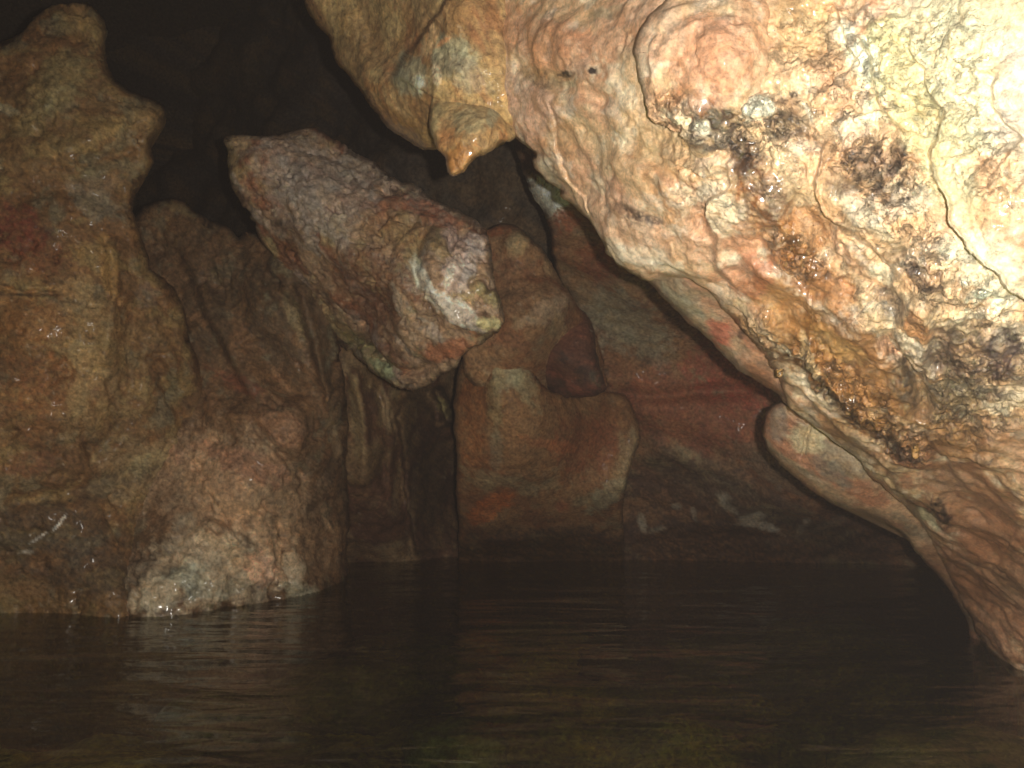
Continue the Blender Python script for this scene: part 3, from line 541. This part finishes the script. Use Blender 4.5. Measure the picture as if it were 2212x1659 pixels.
# ---- near overhanging wall
POP = (168, 132, 92)
A_DISP = [('fbm', 5, 0.016, 3), ('fbm', 15, 0.0075, 3, 42, 1.3), ('fbm', 40, 0.0022, 2, 42, 1.1), ('pit', 26, 0.0025, 3)]
A_LAYERS = [((202, 150, 120), 6, -0.1, 0.4, 0.6, 42, 1.6), ((216, 188, 146), 9, 0.0, 0.5, 0.6, 42, 1.5), ((228, 210, 180), 16, 0.12, 0.42, 0.7), ((172, 122, 76), 13, 0.15, 0.6, 0.5, 42, 1.6), ((218, 196, 174), 26, 0.15, 0.5, 0.6)]
a_feats = [
    ('ledge', [(1566, 350), (1580, 390), (1570, 412), (1535, 432), (1530, 470), (1545, 520), (1552, 580), (1600, 640)], -0.022, 4, 80),
    ('ledge', [(1800, 290), (1778, 330), (1768, 370), (1764, 420), (1795, 470), (1850, 500), (1900, 540), (1960, 600)], -0.022, 3.5, 90),
    ('ledge', [(2056, 220), (2035, 270), (2015, 330), (2022, 390), (2050, 430), (2065, 480), (2120, 540), (2200, 620), (2300, 720)], -0.03, 3.5, 120),
    ('ledge', [(2160, 150), (2145, 200), (2150, 240), (2212, 300)], -0.012, 3, 60),
    ('ledge', [(1960, 60), (1970, 120), (2000, 150), (2010, 200), (2050, 250)], -0.010, 3, 60),
    ('ledge', [(1800, 0), (1815, 40), (1830, 100), (1860, 140)], -0.010, 3, 50),
    ('ledge', [(1730, 720), (1760, 790), (1810, 850), (1870, 895), (1930, 930), (1970, 970)], -0.03, 5, 70),
    ('ridge', [(1745, 720), (1765, 780), (1800, 830), (1860, 880)], 0.012, 10),
    ('groove', [(1900, 700), (1960, 780), (2000, 850), (1990, 900)], 0.03, 18),
    ('ledge', [(1680, 810), (1740, 870), (1830, 950), (1900, 1010), (1960, 1080), (2000, 1140)], -0.02, 5, 60),
    ('ledge', [(1990, 920), (2040, 1000), (2080, 1060), (2140, 1110), (2212, 1150)], -0.02, 6, 70),
    ('bump', 1985, 690, 40, 50, 0, 0.03), ('bump', 2000, 735, 16, 36, 10, 0.02), ('bump', 1640, 235, 34, 26, 0, 0.02), ('bump', 1500, 130, 110, 70, 30, 0.03),
    ('bump', 1640, 700, 30, 26, 0, 0.02), ('bump', 1660, 600, 60, 30, 30, 0.02), ('groove', [(1190, 200), (1205, 280), (1225, 360), (1260, 430), (1300, 500)], 0.008, 3),
    ('bump', 1240, 200, 70, 60, 40, 0.03), ('bump', 1180, 80, 80, 60, 20, 0.03), ('groove', [(1110, 120), (1160, 170), (1240, 190), (1330, 230)], 0.02, 24),
    ('bump', 1420, 380, 90, 40, 35, 0.025), ('groove', [(1330, 300), (1400, 340), (1500, 440), (1530, 520)], 0.015, 20), ('groove', [(1620, 560), (1700, 600), (1800, 640)], 0.012, 16),
    ('groove', [(1700, 420), (1760, 500), (1800, 560), (1860, 640)], 0.018, 28), ('bump', 2030, 1110, 26, 44, -25, 0.03), ('bump', 1900, 480, 70, 40, 30, 0.02),
    ('groove', [(1880, 600), (1980, 700), (2060, 820), (2120, 980)], 0.02, 30), ('ledge', [(1850, 60), (1880, 130), (1900, 220), (1960, 300)], 0.012, 8, 60)]
a_out = [(960, -700), (985, -300), (1010, -60), (1014, 0), (1012, 60), (1022, 110), (1042, 150), (1060, 190), (1062, 240), (1084, 264), (1112, 297), (1138, 320), (1160, 332), (1150, 348), (1158, 368), (1188, 393), (1214, 410), (1212, 424), (1250, 455), (1290, 500), (1312, 545), (1350, 580), (1395, 606), (1440, 602), (1490, 606), (1530, 637),
        (1566, 677), (1600, 711), (1634, 745), (1660, 783), (1684, 812), (1692, 850), (1700, 876), (1740, 911), (1783, 936), (1825, 970), (1855, 996), (1868, 1021), (1902, 1047), (1923, 1068), (1974, 1112), (2012, 1165), (2040, 1225), (2070, 1280), (2095, 1330), (2120, 1390), (2160, 1432), (2200, 1500), (2220, 1700), (3300, 1900), (3500, 700), (3300, -700)]
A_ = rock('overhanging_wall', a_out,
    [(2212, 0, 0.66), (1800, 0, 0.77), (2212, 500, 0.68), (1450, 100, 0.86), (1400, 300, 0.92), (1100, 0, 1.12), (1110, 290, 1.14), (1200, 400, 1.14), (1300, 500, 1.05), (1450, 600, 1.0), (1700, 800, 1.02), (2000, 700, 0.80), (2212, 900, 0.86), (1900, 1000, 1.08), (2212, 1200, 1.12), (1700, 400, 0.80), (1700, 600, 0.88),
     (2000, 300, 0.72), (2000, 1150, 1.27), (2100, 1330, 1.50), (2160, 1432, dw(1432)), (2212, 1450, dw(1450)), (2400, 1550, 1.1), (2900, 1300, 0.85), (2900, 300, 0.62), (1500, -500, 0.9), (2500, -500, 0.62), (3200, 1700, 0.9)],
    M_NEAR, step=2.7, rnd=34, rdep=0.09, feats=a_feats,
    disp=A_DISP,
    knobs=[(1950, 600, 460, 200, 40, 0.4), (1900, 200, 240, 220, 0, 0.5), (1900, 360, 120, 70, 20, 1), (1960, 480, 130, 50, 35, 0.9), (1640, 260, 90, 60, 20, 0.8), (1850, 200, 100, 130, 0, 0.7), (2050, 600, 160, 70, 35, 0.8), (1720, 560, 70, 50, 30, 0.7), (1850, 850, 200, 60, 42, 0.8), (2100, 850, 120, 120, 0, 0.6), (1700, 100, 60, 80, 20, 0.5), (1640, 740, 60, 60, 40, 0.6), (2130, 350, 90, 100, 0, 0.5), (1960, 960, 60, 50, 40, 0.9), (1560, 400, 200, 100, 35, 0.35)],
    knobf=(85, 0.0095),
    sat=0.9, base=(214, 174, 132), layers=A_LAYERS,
    stains_light=[
        # pink and orange upper left
        ((204, 140, 100), 1180, 90, 130, 60, 25, 0.6), ((198, 158, 136), 1130, 230, 80, 60, 40, 0.7), ((140, 142, 118), 1020, 60, 36, 60, 20, 0.8), ((150, 140, 110), 1330, 20, 60, 18, -15, 0.6), ((206, 150, 112), 1400, 40, 80, 60, 0, 0.6), ((210, 148, 108), 1520, 110, 110, 90, 20, 0.75), ((208, 176, 150), 1080, 130, 30, 60, -20, 0.6),
        ((60, 52, 44), 1218, 160, 16, 8, 0, 1.0), ((44, 40, 38), 1277, 153, 9, 8, 0, 1.0), ((150, 116, 70), 1190, 170, 60, 18, 10, 0.5), ((224, 206, 168), 1225, 182, 16, 9, 0, 0.8), ((150, 138, 120), 1190, 360, 24, 40, -35, 0.5), ((204, 158, 130), 1350, 480, 140, 60, 45, 0.55), ((196, 160, 112), 1450, 340, 90, 50, 30, 0.6),
        ((110, 88, 72), 1360, 455, 34, 14, 25, 0.8), ((100, 80, 68), 1400, 474, 30, 9, 15, 0.8), ((216, 196, 166), 1290, 400, 14, 30, -30, 0.6), ((222, 206, 180), 1330, 540, 30, 20, 40, 0.6), ((226, 210, 186), 1400, 560, 60, 24, 20, 0.6),
        # bright yellow-white corner
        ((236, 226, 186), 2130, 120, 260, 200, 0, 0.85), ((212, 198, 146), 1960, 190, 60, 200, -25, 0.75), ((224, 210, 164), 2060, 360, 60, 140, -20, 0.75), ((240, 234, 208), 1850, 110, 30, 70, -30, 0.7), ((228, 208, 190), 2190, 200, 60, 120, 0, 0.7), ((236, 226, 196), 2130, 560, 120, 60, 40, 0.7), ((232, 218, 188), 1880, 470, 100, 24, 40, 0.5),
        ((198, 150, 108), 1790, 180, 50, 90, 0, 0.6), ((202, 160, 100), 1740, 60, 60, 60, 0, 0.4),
        # dark manganese around the white knob
        ((70, 54, 44), 1560, 245, 50, 26, 10, 0.95), ((84, 72, 62), 1540, 285, 46, 28, 30, 0.8), ((58, 50, 46), 1715, 215, 26, 14, 0, 0.9), ((96, 76, 56), 1700, 270, 46, 40, 0, 0.8), ((72, 50, 36), 1600, 320, 60, 22, 55, 0.85), ((110, 66, 34), 1650, 410, 46, 90, -28, 0.7), ((242, 234, 208), 1647, 232, 34, 24, 0, 1.0), ((226, 214, 190), 1530, 250, 14, 20, 0, 0.6),
        ((146, 84, 34), 1500, 215, 60, 26, 15, 0.6), ((120, 98, 80), 1880, 345, 70, 30, 15, 0.85), ((110, 84, 62), 1820, 385, 40, 34, 30, 0.7), ((96, 70, 54), 1935, 345, 24, 30, 0, 0.7), ((106, 78, 54), 1930, 420, 40, 24, 30, 0.7), ((92, 74, 60), 1670, 560, 40, 16, 30, 0.6),
        # amber wet sweep down the middle
        ((154, 92, 36), 1660, 490, 40, 110, -30, 0.7), ((166, 106, 48), 1760, 600, 90, 56, 35, 0.8), ((176, 118, 58), 1740, 500, 60, 60, 30, 0.6), ((92, 64, 36), 1755, 580, 44, 20, 15, 0.7), ((172, 116, 54), 1700, 680, 120, 56, 38, 0.8), ((150, 96, 44), 1880, 900, 160, 40, 42, 0.7), ((160, 108, 50), 1840, 780, 130, 80, 40, 0.75), ((150, 98, 46), 1850, 800, 190, 90, 42, 0.6), ((134, 92, 50), 2010, 900, 170, 90, 42, 0.65), ((190, 150, 92), 1820, 740, 60, 30, 40, 0.5), ((140, 88, 36), 1640, 745, 110, 28, 42, 0.75), ((88, 62, 34), 1790, 850, 150, 20, 42, 0.75),
        ((196, 118, 84), 1610, 600, 60, 50, 30, 0.6), ((206, 140, 102), 1600, 540, 40, 34, 0, 0.5), ((216, 186, 140), 1755, 770, 9, 60, -22, 0.7), ((232, 210, 176), 1910, 590, 34, 24, 0, 0.7),
        # lower right: dark violet, grey-green, red-brown
        ((106, 84, 72), 2110, 780, 140, 80, 15, 0.85), ((84, 66, 64), 2170, 760, 60, 40, 0, 0.8), ((98, 84, 64), 1950, 800, 26, 70, -20, 0.85), ((112, 100, 86), 1930, 660, 70, 40, 30, 0.6), ((100, 72, 52), 2010, 590, 60, 24, 30, 0.75), ((96, 74, 58), 1990, 560, 24, 30, 0, 0.6), ((178, 120, 68), 1985, 700, 26, 40, 0, 0.7), ((122, 110, 84), 2060, 860, 60, 90, -20, 0.6), ((160, 112, 66), 2080, 950, 120, 50, 35, 0.6),
        ((92, 62, 34), 1930, 960, 110, 26, 42, 0.8), ((138, 96, 60), 1880, 990, 120, 20, 40, 0.6), ((156, 104, 74), 2100, 1100, 200, 80, 35, 0.8), ((164, 110, 76), 2150, 1280, 160, 130, 40, 0.8), ((60, 46, 40), 2030, 1108, 17, 36, -28, 0.95), ((214, 196, 160), 1998, 1120, 44, 6, 42, 0.95), ((188, 172, 136), 1985, 1115, 20, 14, 40, 0.8), ((200, 180, 140), 1976, 1200, 10, 12, 0, 0.7), ((112, 100, 80), 2190, 1250, 40, 60, 0, 0.3), ((150, 92, 56), 2080, 1250, 80, 30, 45, 0.5)],
    wet=[(1660, 480, 60, 160, -30, 1), (1800, 800, 220, 90, 42, 1), (1520, 215, 60, 34, 10, 0.8), (2100, 800, 140, 120, 0, 0.8), (1700, 640, 160, 60, 38, 0.9), (1900, 950, 300, 110, 42, 1), (2080, 880, 160, 160, 30, 0.9), (1760, 740, 150, 90, 40, 1), (1900, 560, 90, 60, 30, 0.5), (2030, 1108, 24, 44, -28, 1), (2120, 1250, 60, 190, 20, 0.7)],
    soot=[(1555, 250, 60, 26, 12, 1), (1600, 305, 60, 20, 50, 1), (1712, 214, 30, 18, 0, 1), (1700, 280, 44, 34, 0, 0.8), (1880, 345, 84, 34, 15, 0.85), (1930, 410, 44, 30, 30, 0.85), (1640, 390, 30, 90, -28, 0.6), (1690, 540, 30, 60, -40, 0.5), (1755, 580, 54, 18, 15, 0.9),
          (1385, 468, 52, 13, 22, 0.7), (1216, 160, 20, 9, 0, 1), (1190, 175, 50, 18, 10, 0.5), (1277, 153, 10, 9, 0, 1.2), (1985, 575, 70, 26, 30, 0.8), (2030, 640, 60, 24, 35, 0.5), (2140, 760, 110, 60, 10, 0.9), (1950, 790, 24, 80, -20, 0.8), (1930, 660, 70, 30, 30, 0.5), (1800, 860, 190, 18, 42, 0.7), (1940, 970, 120, 24, 42, 0.8), (2060, 880, 60, 60, 0, 0.6),
          (1640, 770, 60, 12, 42, 0.6), (1840, 420, 50, 20, 30, 0.5), (2150, 900, 90, 50, 20, 0.5), (2030, 1108, 20, 40, -28, 1), (1610, 240, 12, 30, 0, 0.6), (2110, 640, 80, 14, 30, 0.4)],
    post=[((244, 236, 212), 1647, 234, 36, 25, 0, 1.0), ((236, 226, 204), 1535, 262, 14, 18, 0, 0.8), ((232, 220, 196), 1745, 240, 7, 34, -25, 0.8), ((228, 214, 186), 1905, 592, 30, 20, 30, 0.8), ((228, 210, 180), 1900, 440, 40, 9, 30, 0.6)],
    wet0=0.25, thick=0.8, seed=71, fleck=0.45, contrast=0.62, warp=10)
tag(A_, 'near cream and orange overhanging rock wall with black stained knobs, top right', 'rock wall')

J_ = rock('lobe', [(1560, -200), (1470, -60), (1440, 0), (1400, 40), (1374, 80), (1367, 120), (1378, 180), (1400, 232), (1432, 258), (1470, 272), (1484, 292), (1510, 330), (1545, 352), (1568, 356), (1620, 350), (1700, 250), (1750, 100), (1760, -100)],
    [(1380, 100, 0.835), (1480, 0, 0.815), (1420, 240, 0.85), (1500, 120, 0.79), (1500, 300, 0.85), (1560, 350, 0.862), (1600, 200, 0.79), (1680, 0, 0.80), (1660, 300, 0.86), (1720, 150, 0.81), (1750, 0, 0.84)],
    M_NEAR, step=2.7, rnd=26, rdep=0.07, disp=A_DISP, knobs=[(1480, 250, 80, 40, 20, 0.8), (1600, 280, 80, 50, 0, 0.7)], knobf=(85, 0.008), sat=0.9, base=(214, 170, 132), layers=A_LAYERS,
    stains_light=[((212, 150, 112), 1520, 110, 110, 90, 20, 0.7), ((70, 54, 44), 1560, 245, 50, 26, 10, 0.95), ((84, 72, 62), 1530, 285, 50, 28, 30, 0.8), ((72, 50, 36), 1600, 320, 60, 22, 55, 0.85), ((226, 214, 190), 1524, 258, 16, 18, 0, 0.7),
            ((146, 84, 34), 1500, 215, 60, 26, 15, 0.6), ((160, 104, 54), 1440, 215, 40, 16, 35, 0.5), ((224, 190, 158), 1440, 60, 40, 60, 0, 0.5)],
    soot=[(1560, 248, 66, 26, 12, 1), (1530, 285, 48, 26, 30, 0.8), (1600, 310, 60, 24, 50, 1), (1712, 214, 32, 20, 0, 1.1), (1690, 282, 44, 30, 0, 0.8)], post=[((248, 240, 218), 1647, 234, 38, 27, 0, 1.0), ((238, 228, 206), 1530, 262, 12, 18, 0, 0.85), ((206, 170, 110), 1620, 262, 14, 12, 0, 0.8)],
    wet=[(1520, 215, 60, 34, 10, 1), (1560, 250, 70, 34, 10, 1)], wet0=0.22, thick=0.2, seed=83, fleck=0.6, parent=A_)
J_['label'] = 'rounded pink orange lobe bulging from the wall'

E1 = rock('lip', [(1370, 575), (1398, 606), (1440, 650), (1480, 690), (1515, 718), (1545, 748), (1585, 790), (1622, 816), (1655, 836), (1682, 852), (1730, 900), (1800, 900), (1720, 720), (1500, 560)],
    [(1400, 606, 1.14), (1500, 700, 1.13), (1600, 800, 1.16), (1690, 860, 1.16), (1560, 680, 1.08), (1480, 620, 1.06), (1700, 780, 1.1)],
    M_NEAR, step=3, rnd=22, rdep=0.07, disp=[('fbm', 6, 0.010, 3), ('bil', 24, 0.003, 3), ('fbm', 80, 0.0012, 3)],
    base=(178, 134, 106), layers=[((158, 146, 120), 8, 0.05, 0.45, 0.6), ((190, 120, 92), 8, 0.05, 0.5, 0.6)],
    stains_light=[((192, 98, 74), 1555, 722, 34, 20, 45, 0.75), ((150, 144, 122), 1470, 650, 50, 20, 40, 0.6), ((176, 150, 128), 1590, 790, 40, 16, 40, 0.6), ((84, 62, 48), 1602, 722, 10, 12, 0, 0.8), ((160, 100, 60), 1650, 820, 50, 16, 40, 0.6)],
    wet0=0.1, thick=0.25, seed=73, fleck=0.2, parent=A_)
E1['label'] = 'smooth pinkish grey lip along the wall underside'
E2 = rock('slab', [(1692, 862), (1668, 874), (1656, 892), (1650, 915), (1649, 945), (1660, 975), (1682, 1003), (1710, 1028), (1745, 1054), (1778, 1075), (1812, 1092), (1850, 1102), (1885, 1112), (1925, 1132), (1955, 1155), (1978, 1188), (2004, 1218), (2030, 1245), (2055, 1278), (2074, 1312), (2088, 1345), (2096, 1385), (2104, 1450), (2120, 1700), (2600, 1700), (2500, 1200), (2100, 1000), (1850, 860), (1740, 840)],
    [(1655, 930, 1.32), (1700, 870, 1.26), (1750, 1000, 1.30), (1850, 1020, 1.26), (1800, 1090, 1.36), (1950, 1120, 1.34), (2000, 1200, 1.42), (2070, 1300, 1.52), (2096, 1380, dw(1382)), (2200, 1400, 1.5), (2200, 1600, 1.5), (2200, 1150, 1.3), (1900, 920, 1.26)],
    M_NEAR, step=3, rnd=26, rdep=0.08, feats=[('groove', [(1752, 910), (1738, 960), (1725, 1000)], 0.012, 4), ('groove', [(1700, 880), (1720, 900), (1750, 915)], 0.01, 5)],
    disp=[('fbm', 5, 0.012, 3), ('bil', 20, 0.004, 3, 40, 2), ('fbm', 70, 0.0014, 3)],
    base=(176, 138, 106), layers=[((146, 130, 106), 7, 0.0, 0.45, 0.7, 38, 2), ((182, 112, 80), 9, 0.1, 0.5, 0.6, 38, 2)],
    stains_light=[((132, 124, 112), 1680, 920, 24, 40, 0, 0.6), ((206, 188, 150), 1740, 950, 40, 34, 0, 0.8), ((120, 112, 100), 1790, 1020, 50, 20, 30, 0.6), ((200, 168, 136), 1800, 1060, 60, 14, 25, 0.5), ((150, 104, 74), 2040, 1250, 60, 90, -30, 0.7), ((216, 200, 168), 1978, 1198, 26, 12, 40, 0.85), ((100, 100, 84), 1960, 1130, 40, 12, 35, 0.6), ((198, 186, 156), 1972, 1215, 16, 12, 0, 0.6)],
    wet0=0.15, thick=0.3, seed=79, fleck=0.25, parent=A_)
E2['label'] = 'pale slab jutting out under the wall'

# ---- small drips of flowstone on the wet sweep
def drip(name, x, y, d, length, r, colr, parent, lean=0.0, seed=0):
    n, m = 22, 14; co = []; base = P3(x, y, d)
    for i in range(n):
        t = i / (n - 1)
        rr = r * (math.sin(math.pi * (0.5 + 0.5 * t)) ** 0.6 if t > 0.72 else 1.0) if False else r * (1.25 - 0.55 * t) * math.sqrt(max(0, 1 - max(0, (t - 0.8) / 0.2) ** 2)) * (1 + 0.05 * math.sin(7 * t + seed))
        for k in range(m):
            a = 2 * math.pi * k / m; w = 1 + 0.12 * math.sin(3 * a + seed + 4 * t)
            co.append((base[0] + math.cos(a) * rr * w + lean * t * length, base[1] + math.sin(a) * rr * w, base[2] - t * length))
    q = [(i * m + k, i * m + (k + 1) % m, (i + 1) * m + (k + 1) % m, (i + 1) * m + k) for i in range(n - 1) for k in range(m)]
    co.append((base[0], base[1], base[2]))
    tri = [(n * m, (k + 1) % m, k) for k in range(m)]
    c = np.tile(lin(colr), (len(co), 1)); c = c * (1 + 0.5 * fbm(np.array(co), 60, 4, seed))[:, None]
    return mk_mesh(name, np.array(co), q, M_NEAR, tri, np.clip(c, 0.02, 0.9), np.full(len(co), 0.7), parent)
for k, (x, y, d, l, r) in enumerate([(1976, 950, 1.0, 0.024, 0.0048), (1864, 876, 1.01, 0.012, 0.006), (1684, 798, 1.02, 0.010, 0.004)]):
    drip('drip', x, y, d, l * S, r * S, (176, 134, 82), A_, 0.0, k)

# ================================================================== WATER AND BED
def water_mat():
    m = bpy.data.materials.new('lake_water'); m.use_nodes = True; nt = m.node_tree; N = nt.nodes; L = nt.links; N.clear()
    out = N.new('ShaderNodeOutputMaterial'); mix = N.new('ShaderNodeMixShader'); tr = N.new('ShaderNodeBsdfTransparent'); gl = N.new('ShaderNodeBsdfGlossy')
    tr.inputs['Color'].default_value = (0.78, 0.88, 0.64, 1); gl.inputs['Roughness'].default_value = 0.06; gl.inputs['Color'].default_value = (0.95, 0.95, 0.95, 1)
    fr = N.new('ShaderNodeFresnel'); fr.inputs['IOR'].default_value = 1.45
    tc = N.new('ShaderNodeTexCoord')
    def layer(sc_, sx, sy, rot, dist, prev):
        mp = N.new('ShaderNodeMapping'); mp.inputs['Scale'].default_value = (sx, sy, 1); mp.inputs['Rotation'].default_value = (0, 0, rot); L.new(tc.outputs['Object'], mp.inputs['Vector'])
        n = N.new('ShaderNodeTexNoise'); n.inputs['Scale'].default_value = sc_; n.inputs['Detail'].default_value = 2.5; n.inputs['Distortion'].default_value = 0.6; L.new(mp.outputs[0], n.inputs['Vector'])
        b = N.new('ShaderNodeBump'); b.inputs['Distance'].default_value = dist; b.inputs['Strength'].default_value = 1.0; L.new(n.outputs['Fac'], b.inputs['Height'])
        if prev: L.new(prev.outputs[0], b.inputs['Normal'])
        return b
    b1 = layer(1.7, 0.5, 1.7, 0.12, 0.07, None); b2 = layer(6, 0.55, 1.7, -0.15, 0.014, b1)
    L.new(b2.outputs[0], gl.inputs['Normal'])
    L.new(fr.outputs[0], mix.inputs[0]); L.new(tr.outputs[0], mix.inputs[1]); L.new(gl.outputs[0], mix.inputs[2]); L.new(mix.outputs[0], out.inputs[0])
    return m

def grid_sheet(name, x0, x1, y0, y1, nx, ny, zf, mat, colf=None):
    X, Y = np.meshgrid(np.linspace(x0, x1, nx), np.linspace(y0, y1, ny)); X = X.ravel(); Y = Y.ravel()
    Z = zf(X, Y); idx = np.arange(nx * ny).reshape(ny, nx)
    q = np.stack([idx[:-1, :-1], idx[:-1, 1:], idx[1:, 1:], idx[1:, :-1]], -1).reshape(-1, 4)
    co = np.column_stack([X, Y, Z]); c, w = colf(co) if colf else (None, None)
    return mk_mesh(name, co, q, mat, None, c, w)

wz = lambda X, Y: 0.006 * fbm(np.column_stack([X, Y, X * 0]), (1.1, 2.2, 1), 3, 5)
water = grid_sheet('water', -9, 9, -4, 11, 220, 260, wz, water_mat())
tag(water, kind='structure')

def bedz(X, Y):
    p = np.column_stack([X, Y, X * 0])
    return -0.55 + 0.24 * fbm(p, 0.7, 3, 9) + 0.12 * billow(p, 2.4, 4, 12)
def bedc(co):
    c = np.tile(lin((140, 136, 92)), (len(co), 1)); m = sstep(-0.1, 0.4, fbm(co, 2.2, 4, 3))[:, None]
    c = c * (1 - m) + lin((190, 176, 110)) * m; m = sstep(0.1, 0.5, fbm(co, 5, 4, 6))[:, None] * 0.8
    return c * (1 - m) + lin((56, 56, 44)) * m, np.zeros(len(co))
bedc2 = lambda co: (bedc(co)[0] * 2.2, bedc(co)[1])
bed = grid_sheet('lakebed', -9, 9, -4, 11, 300, 300, bedz, M_FAR, bedc2); tag(bed, kind='structure')

# ---- enclosing cave vault behind and above the camera
def vault():
    nu, nv = 120, 70; th = np.linspace(0, 2 * np.pi, nu, endpoint=False); ph = np.linspace(-0.42 * np.pi, 0.5 * np.pi, nv)
    T, Pp = np.meshgrid(th, ph); T = T.ravel(); Pp = Pp.ravel()
    dirn = np.column_stack([np.cos(Pp) * np.cos(T), np.cos(Pp) * np.sin(T), np.sin(Pp)])
    r = 1 + 0.16 * fbm(dirn, 2.2, 4, 77)
    co = dirn * r[:, None] * np.array([9.5, 10.5, 7.0]) + np.array([0, 5.0, 0])
    idx = np.arange(nu * nv).reshape(nv, nu); a = idx[:-1]; b = np.roll(idx, -1, 1)[:-1]; c = np.roll(idx, -1, 1)[1:]; d = idx[1:]
    q = np.stack([d, c, b, a], -1).reshape(-1, 4)
    colr = np.tile(lin((84, 72, 60)), (len(co), 1)) * (1 + 0.3 * fbm(co, 0.8, 4, 3))[:, None]
    return mk_mesh('cave_ceiling', co, q, M_FAR, None, colr, np.zeros(len(co)))
cv = vault(); tag(cv, kind='structure')

# ---- submerged stones seen through the water
def stone(name, loc, dims, colr, seed, rz=0):
    nu, nv = 56, 30; T, Pp = np.meshgrid(np.linspace(0, 2*np.pi, nu, endpoint=False), np.linspace(-np.pi/2 + 0.02, np.pi/2 - 0.02, nv)); T = T.ravel(); Pp = Pp.ravel()
    dirn = np.column_stack([np.cos(Pp)*np.cos(T), np.cos(Pp)*np.sin(T), np.sin(Pp)])
    r = 1 + 0.30 * fbm(dirn, 1.5, 3, seed) + 0.10 * billow(dirn, 4, 3, seed)
    co = dirn * r[:, None] * np.array(dims); c, s = math.cos(rz), math.sin(rz)
    co = np.column_stack([co[:, 0]*c - co[:, 1]*s, co[:, 0]*s + co[:, 1]*c, co[:, 2]])
    idx = np.arange(nu * nv).reshape(nv, nu); q = np.stack([idx[:-1], np.roll(idx, -1, 1)[:-1], np.roll(idx, -1, 1)[1:], idx[1:]], -1).reshape(-1, 4)
    tri = [(nu*nv, (k+1) % nu, k) for k in range(nu)] + [(nu*nv+1, (nv-1)*nu+k, (nv-1)*nu+(k+1) % nu) for k in range(nu)]
    co = np.concatenate([co, [[0, 0, -dims[2]]], [[0, 0, dims[2]]]])
    m = sstep(-0.2, 0.4, fbm(co, 7, 4, seed + 3))[:, None]; cc = lin(colr) * (1 - m) + lin((110, 112, 62)) * m
    o = mk_mesh(name, co, q, M_MID, tri, cc, np.zeros(len(co))); o.location = loc; return o
def at_z(x, y, z):                                   # where the ray through (x, y) meets height z
    r = P3(np.array([x]), np.array([y]), np.array([1.0]))[0] - CAM
    return CAM + r * ((z - CAM[2]) / r[2])
for (x, y, z, dm, colr, sd, rz, lab) in [
    (760, 1500, -0.34, (0.34, 0.20, 0.16), (150, 140, 84), 3, 0.2, 'yellowish submerged stone under the water below the leaning boulder'),
    (930, 1475, -0.42, (0.26, 0.18, 0.14), (160, 150, 110), 5, -0.3, 'pale flat submerged stone in the middle of the pool'),
    (500, 1560, -0.40, (0.30, 0.16, 0.13), (120, 126, 84), 8, 0.5, 'greenish submerged stone low in the dark water below the pinnacle'),
    (980, 1620, -0.36, (0.22, 0.14, 0.12), (140, 146, 110), 13, -0.5, 'grey green submerged stone at the bottom middle of the pool'),
    (2020, 1665, -0.16, (0.34, 0.17, 0.12), (150, 128, 88), 17, 0.3, 'brown submerged ledge of stone just under the surface, bottom right'),
    (1350, 1440, -0.5, (0.3, 0.2, 0.14), (130, 100, 70), 21, 0.1, 'dull brown submerged stone under the water below the central column')]:
    o = stone('submerged_stone', Vector(at_z(x, y, z)), dm, colr, sd, rz)
    tag(o, lab, 'stone', 'submerged stones')

# ---- wet pebbles along the left waterline
rng = random.Random(4)
M_PEB = rock_mat('wet_pebble', 60, 0.002, 0.3, 0.06, 0.001, 0.3)

# ================================================================== LIGHT: the camera's flash in a pitch-dark cave
w = bpy.data.worlds.new('World'); sc.world = w; w.use_nodes = True
w.node_tree.nodes['Background'].inputs[0].default_value = (0.5, 0.6, 0.8, 1); w.node_tree.nodes['Background'].inputs[1].default_value = 0.0
ld = bpy.data.lights.new('camera_flash', 'POINT'); ld.energy = 222; ld.shadow_soft_size = 0.012; ld.color = (1.0, 0.95, 0.85)
lo = bpy.data.objects.new('camera_flash', ld); COL.objects.link(lo)
lo.location = Vector(CAM + RT * 0.078 + UP * 0.028 + FWD * 0.02)
sc.cycles.max_bounces = 5; sc.cycles.diffuse_bounces = 2; sc.cycles.volume_bounces = 0; sc.cycles.use_adaptive_sampling = True; sc.cycles.adaptive_threshold = 0.03; sc.cycles.adaptive_min_samples = 16; sc.cycles.transparent_max_bounces = 8; sc.cycles.sample_clamp_indirect = 3

# ---- thin haze volume added to lift the blacks
hm = bpy.data.materials.new('lift_haze'); hm.use_nodes = True; nt = hm.node_tree; nt.nodes.clear()
o_ = nt.nodes.new('ShaderNodeOutputMaterial'); v_ = nt.nodes.new('ShaderNodeVolumePrincipled'); nt.links.new(v_.outputs[0], o_.inputs['Volume'])
v_.inputs['Density'].default_value = 0.00058; v_.inputs['Color'].default_value = (1.0, 0.86, 0.80, 1); v_.inputs['Anisotropy'].default_value = 0.0
bx = np.array([(x, y, z) for x in (-12, 12) for y in (-7, 17) for z in (-7.5, 9)], float)
hz = mk_mesh('haze', bx, np.array([(0, 1, 3, 2), (4, 6, 7, 5), (0, 4, 5, 1), (2, 3, 7, 6), (0, 2, 6, 4), (1, 5, 7, 3)]), hm, smooth=False)
tag(hz, kind='stuff')
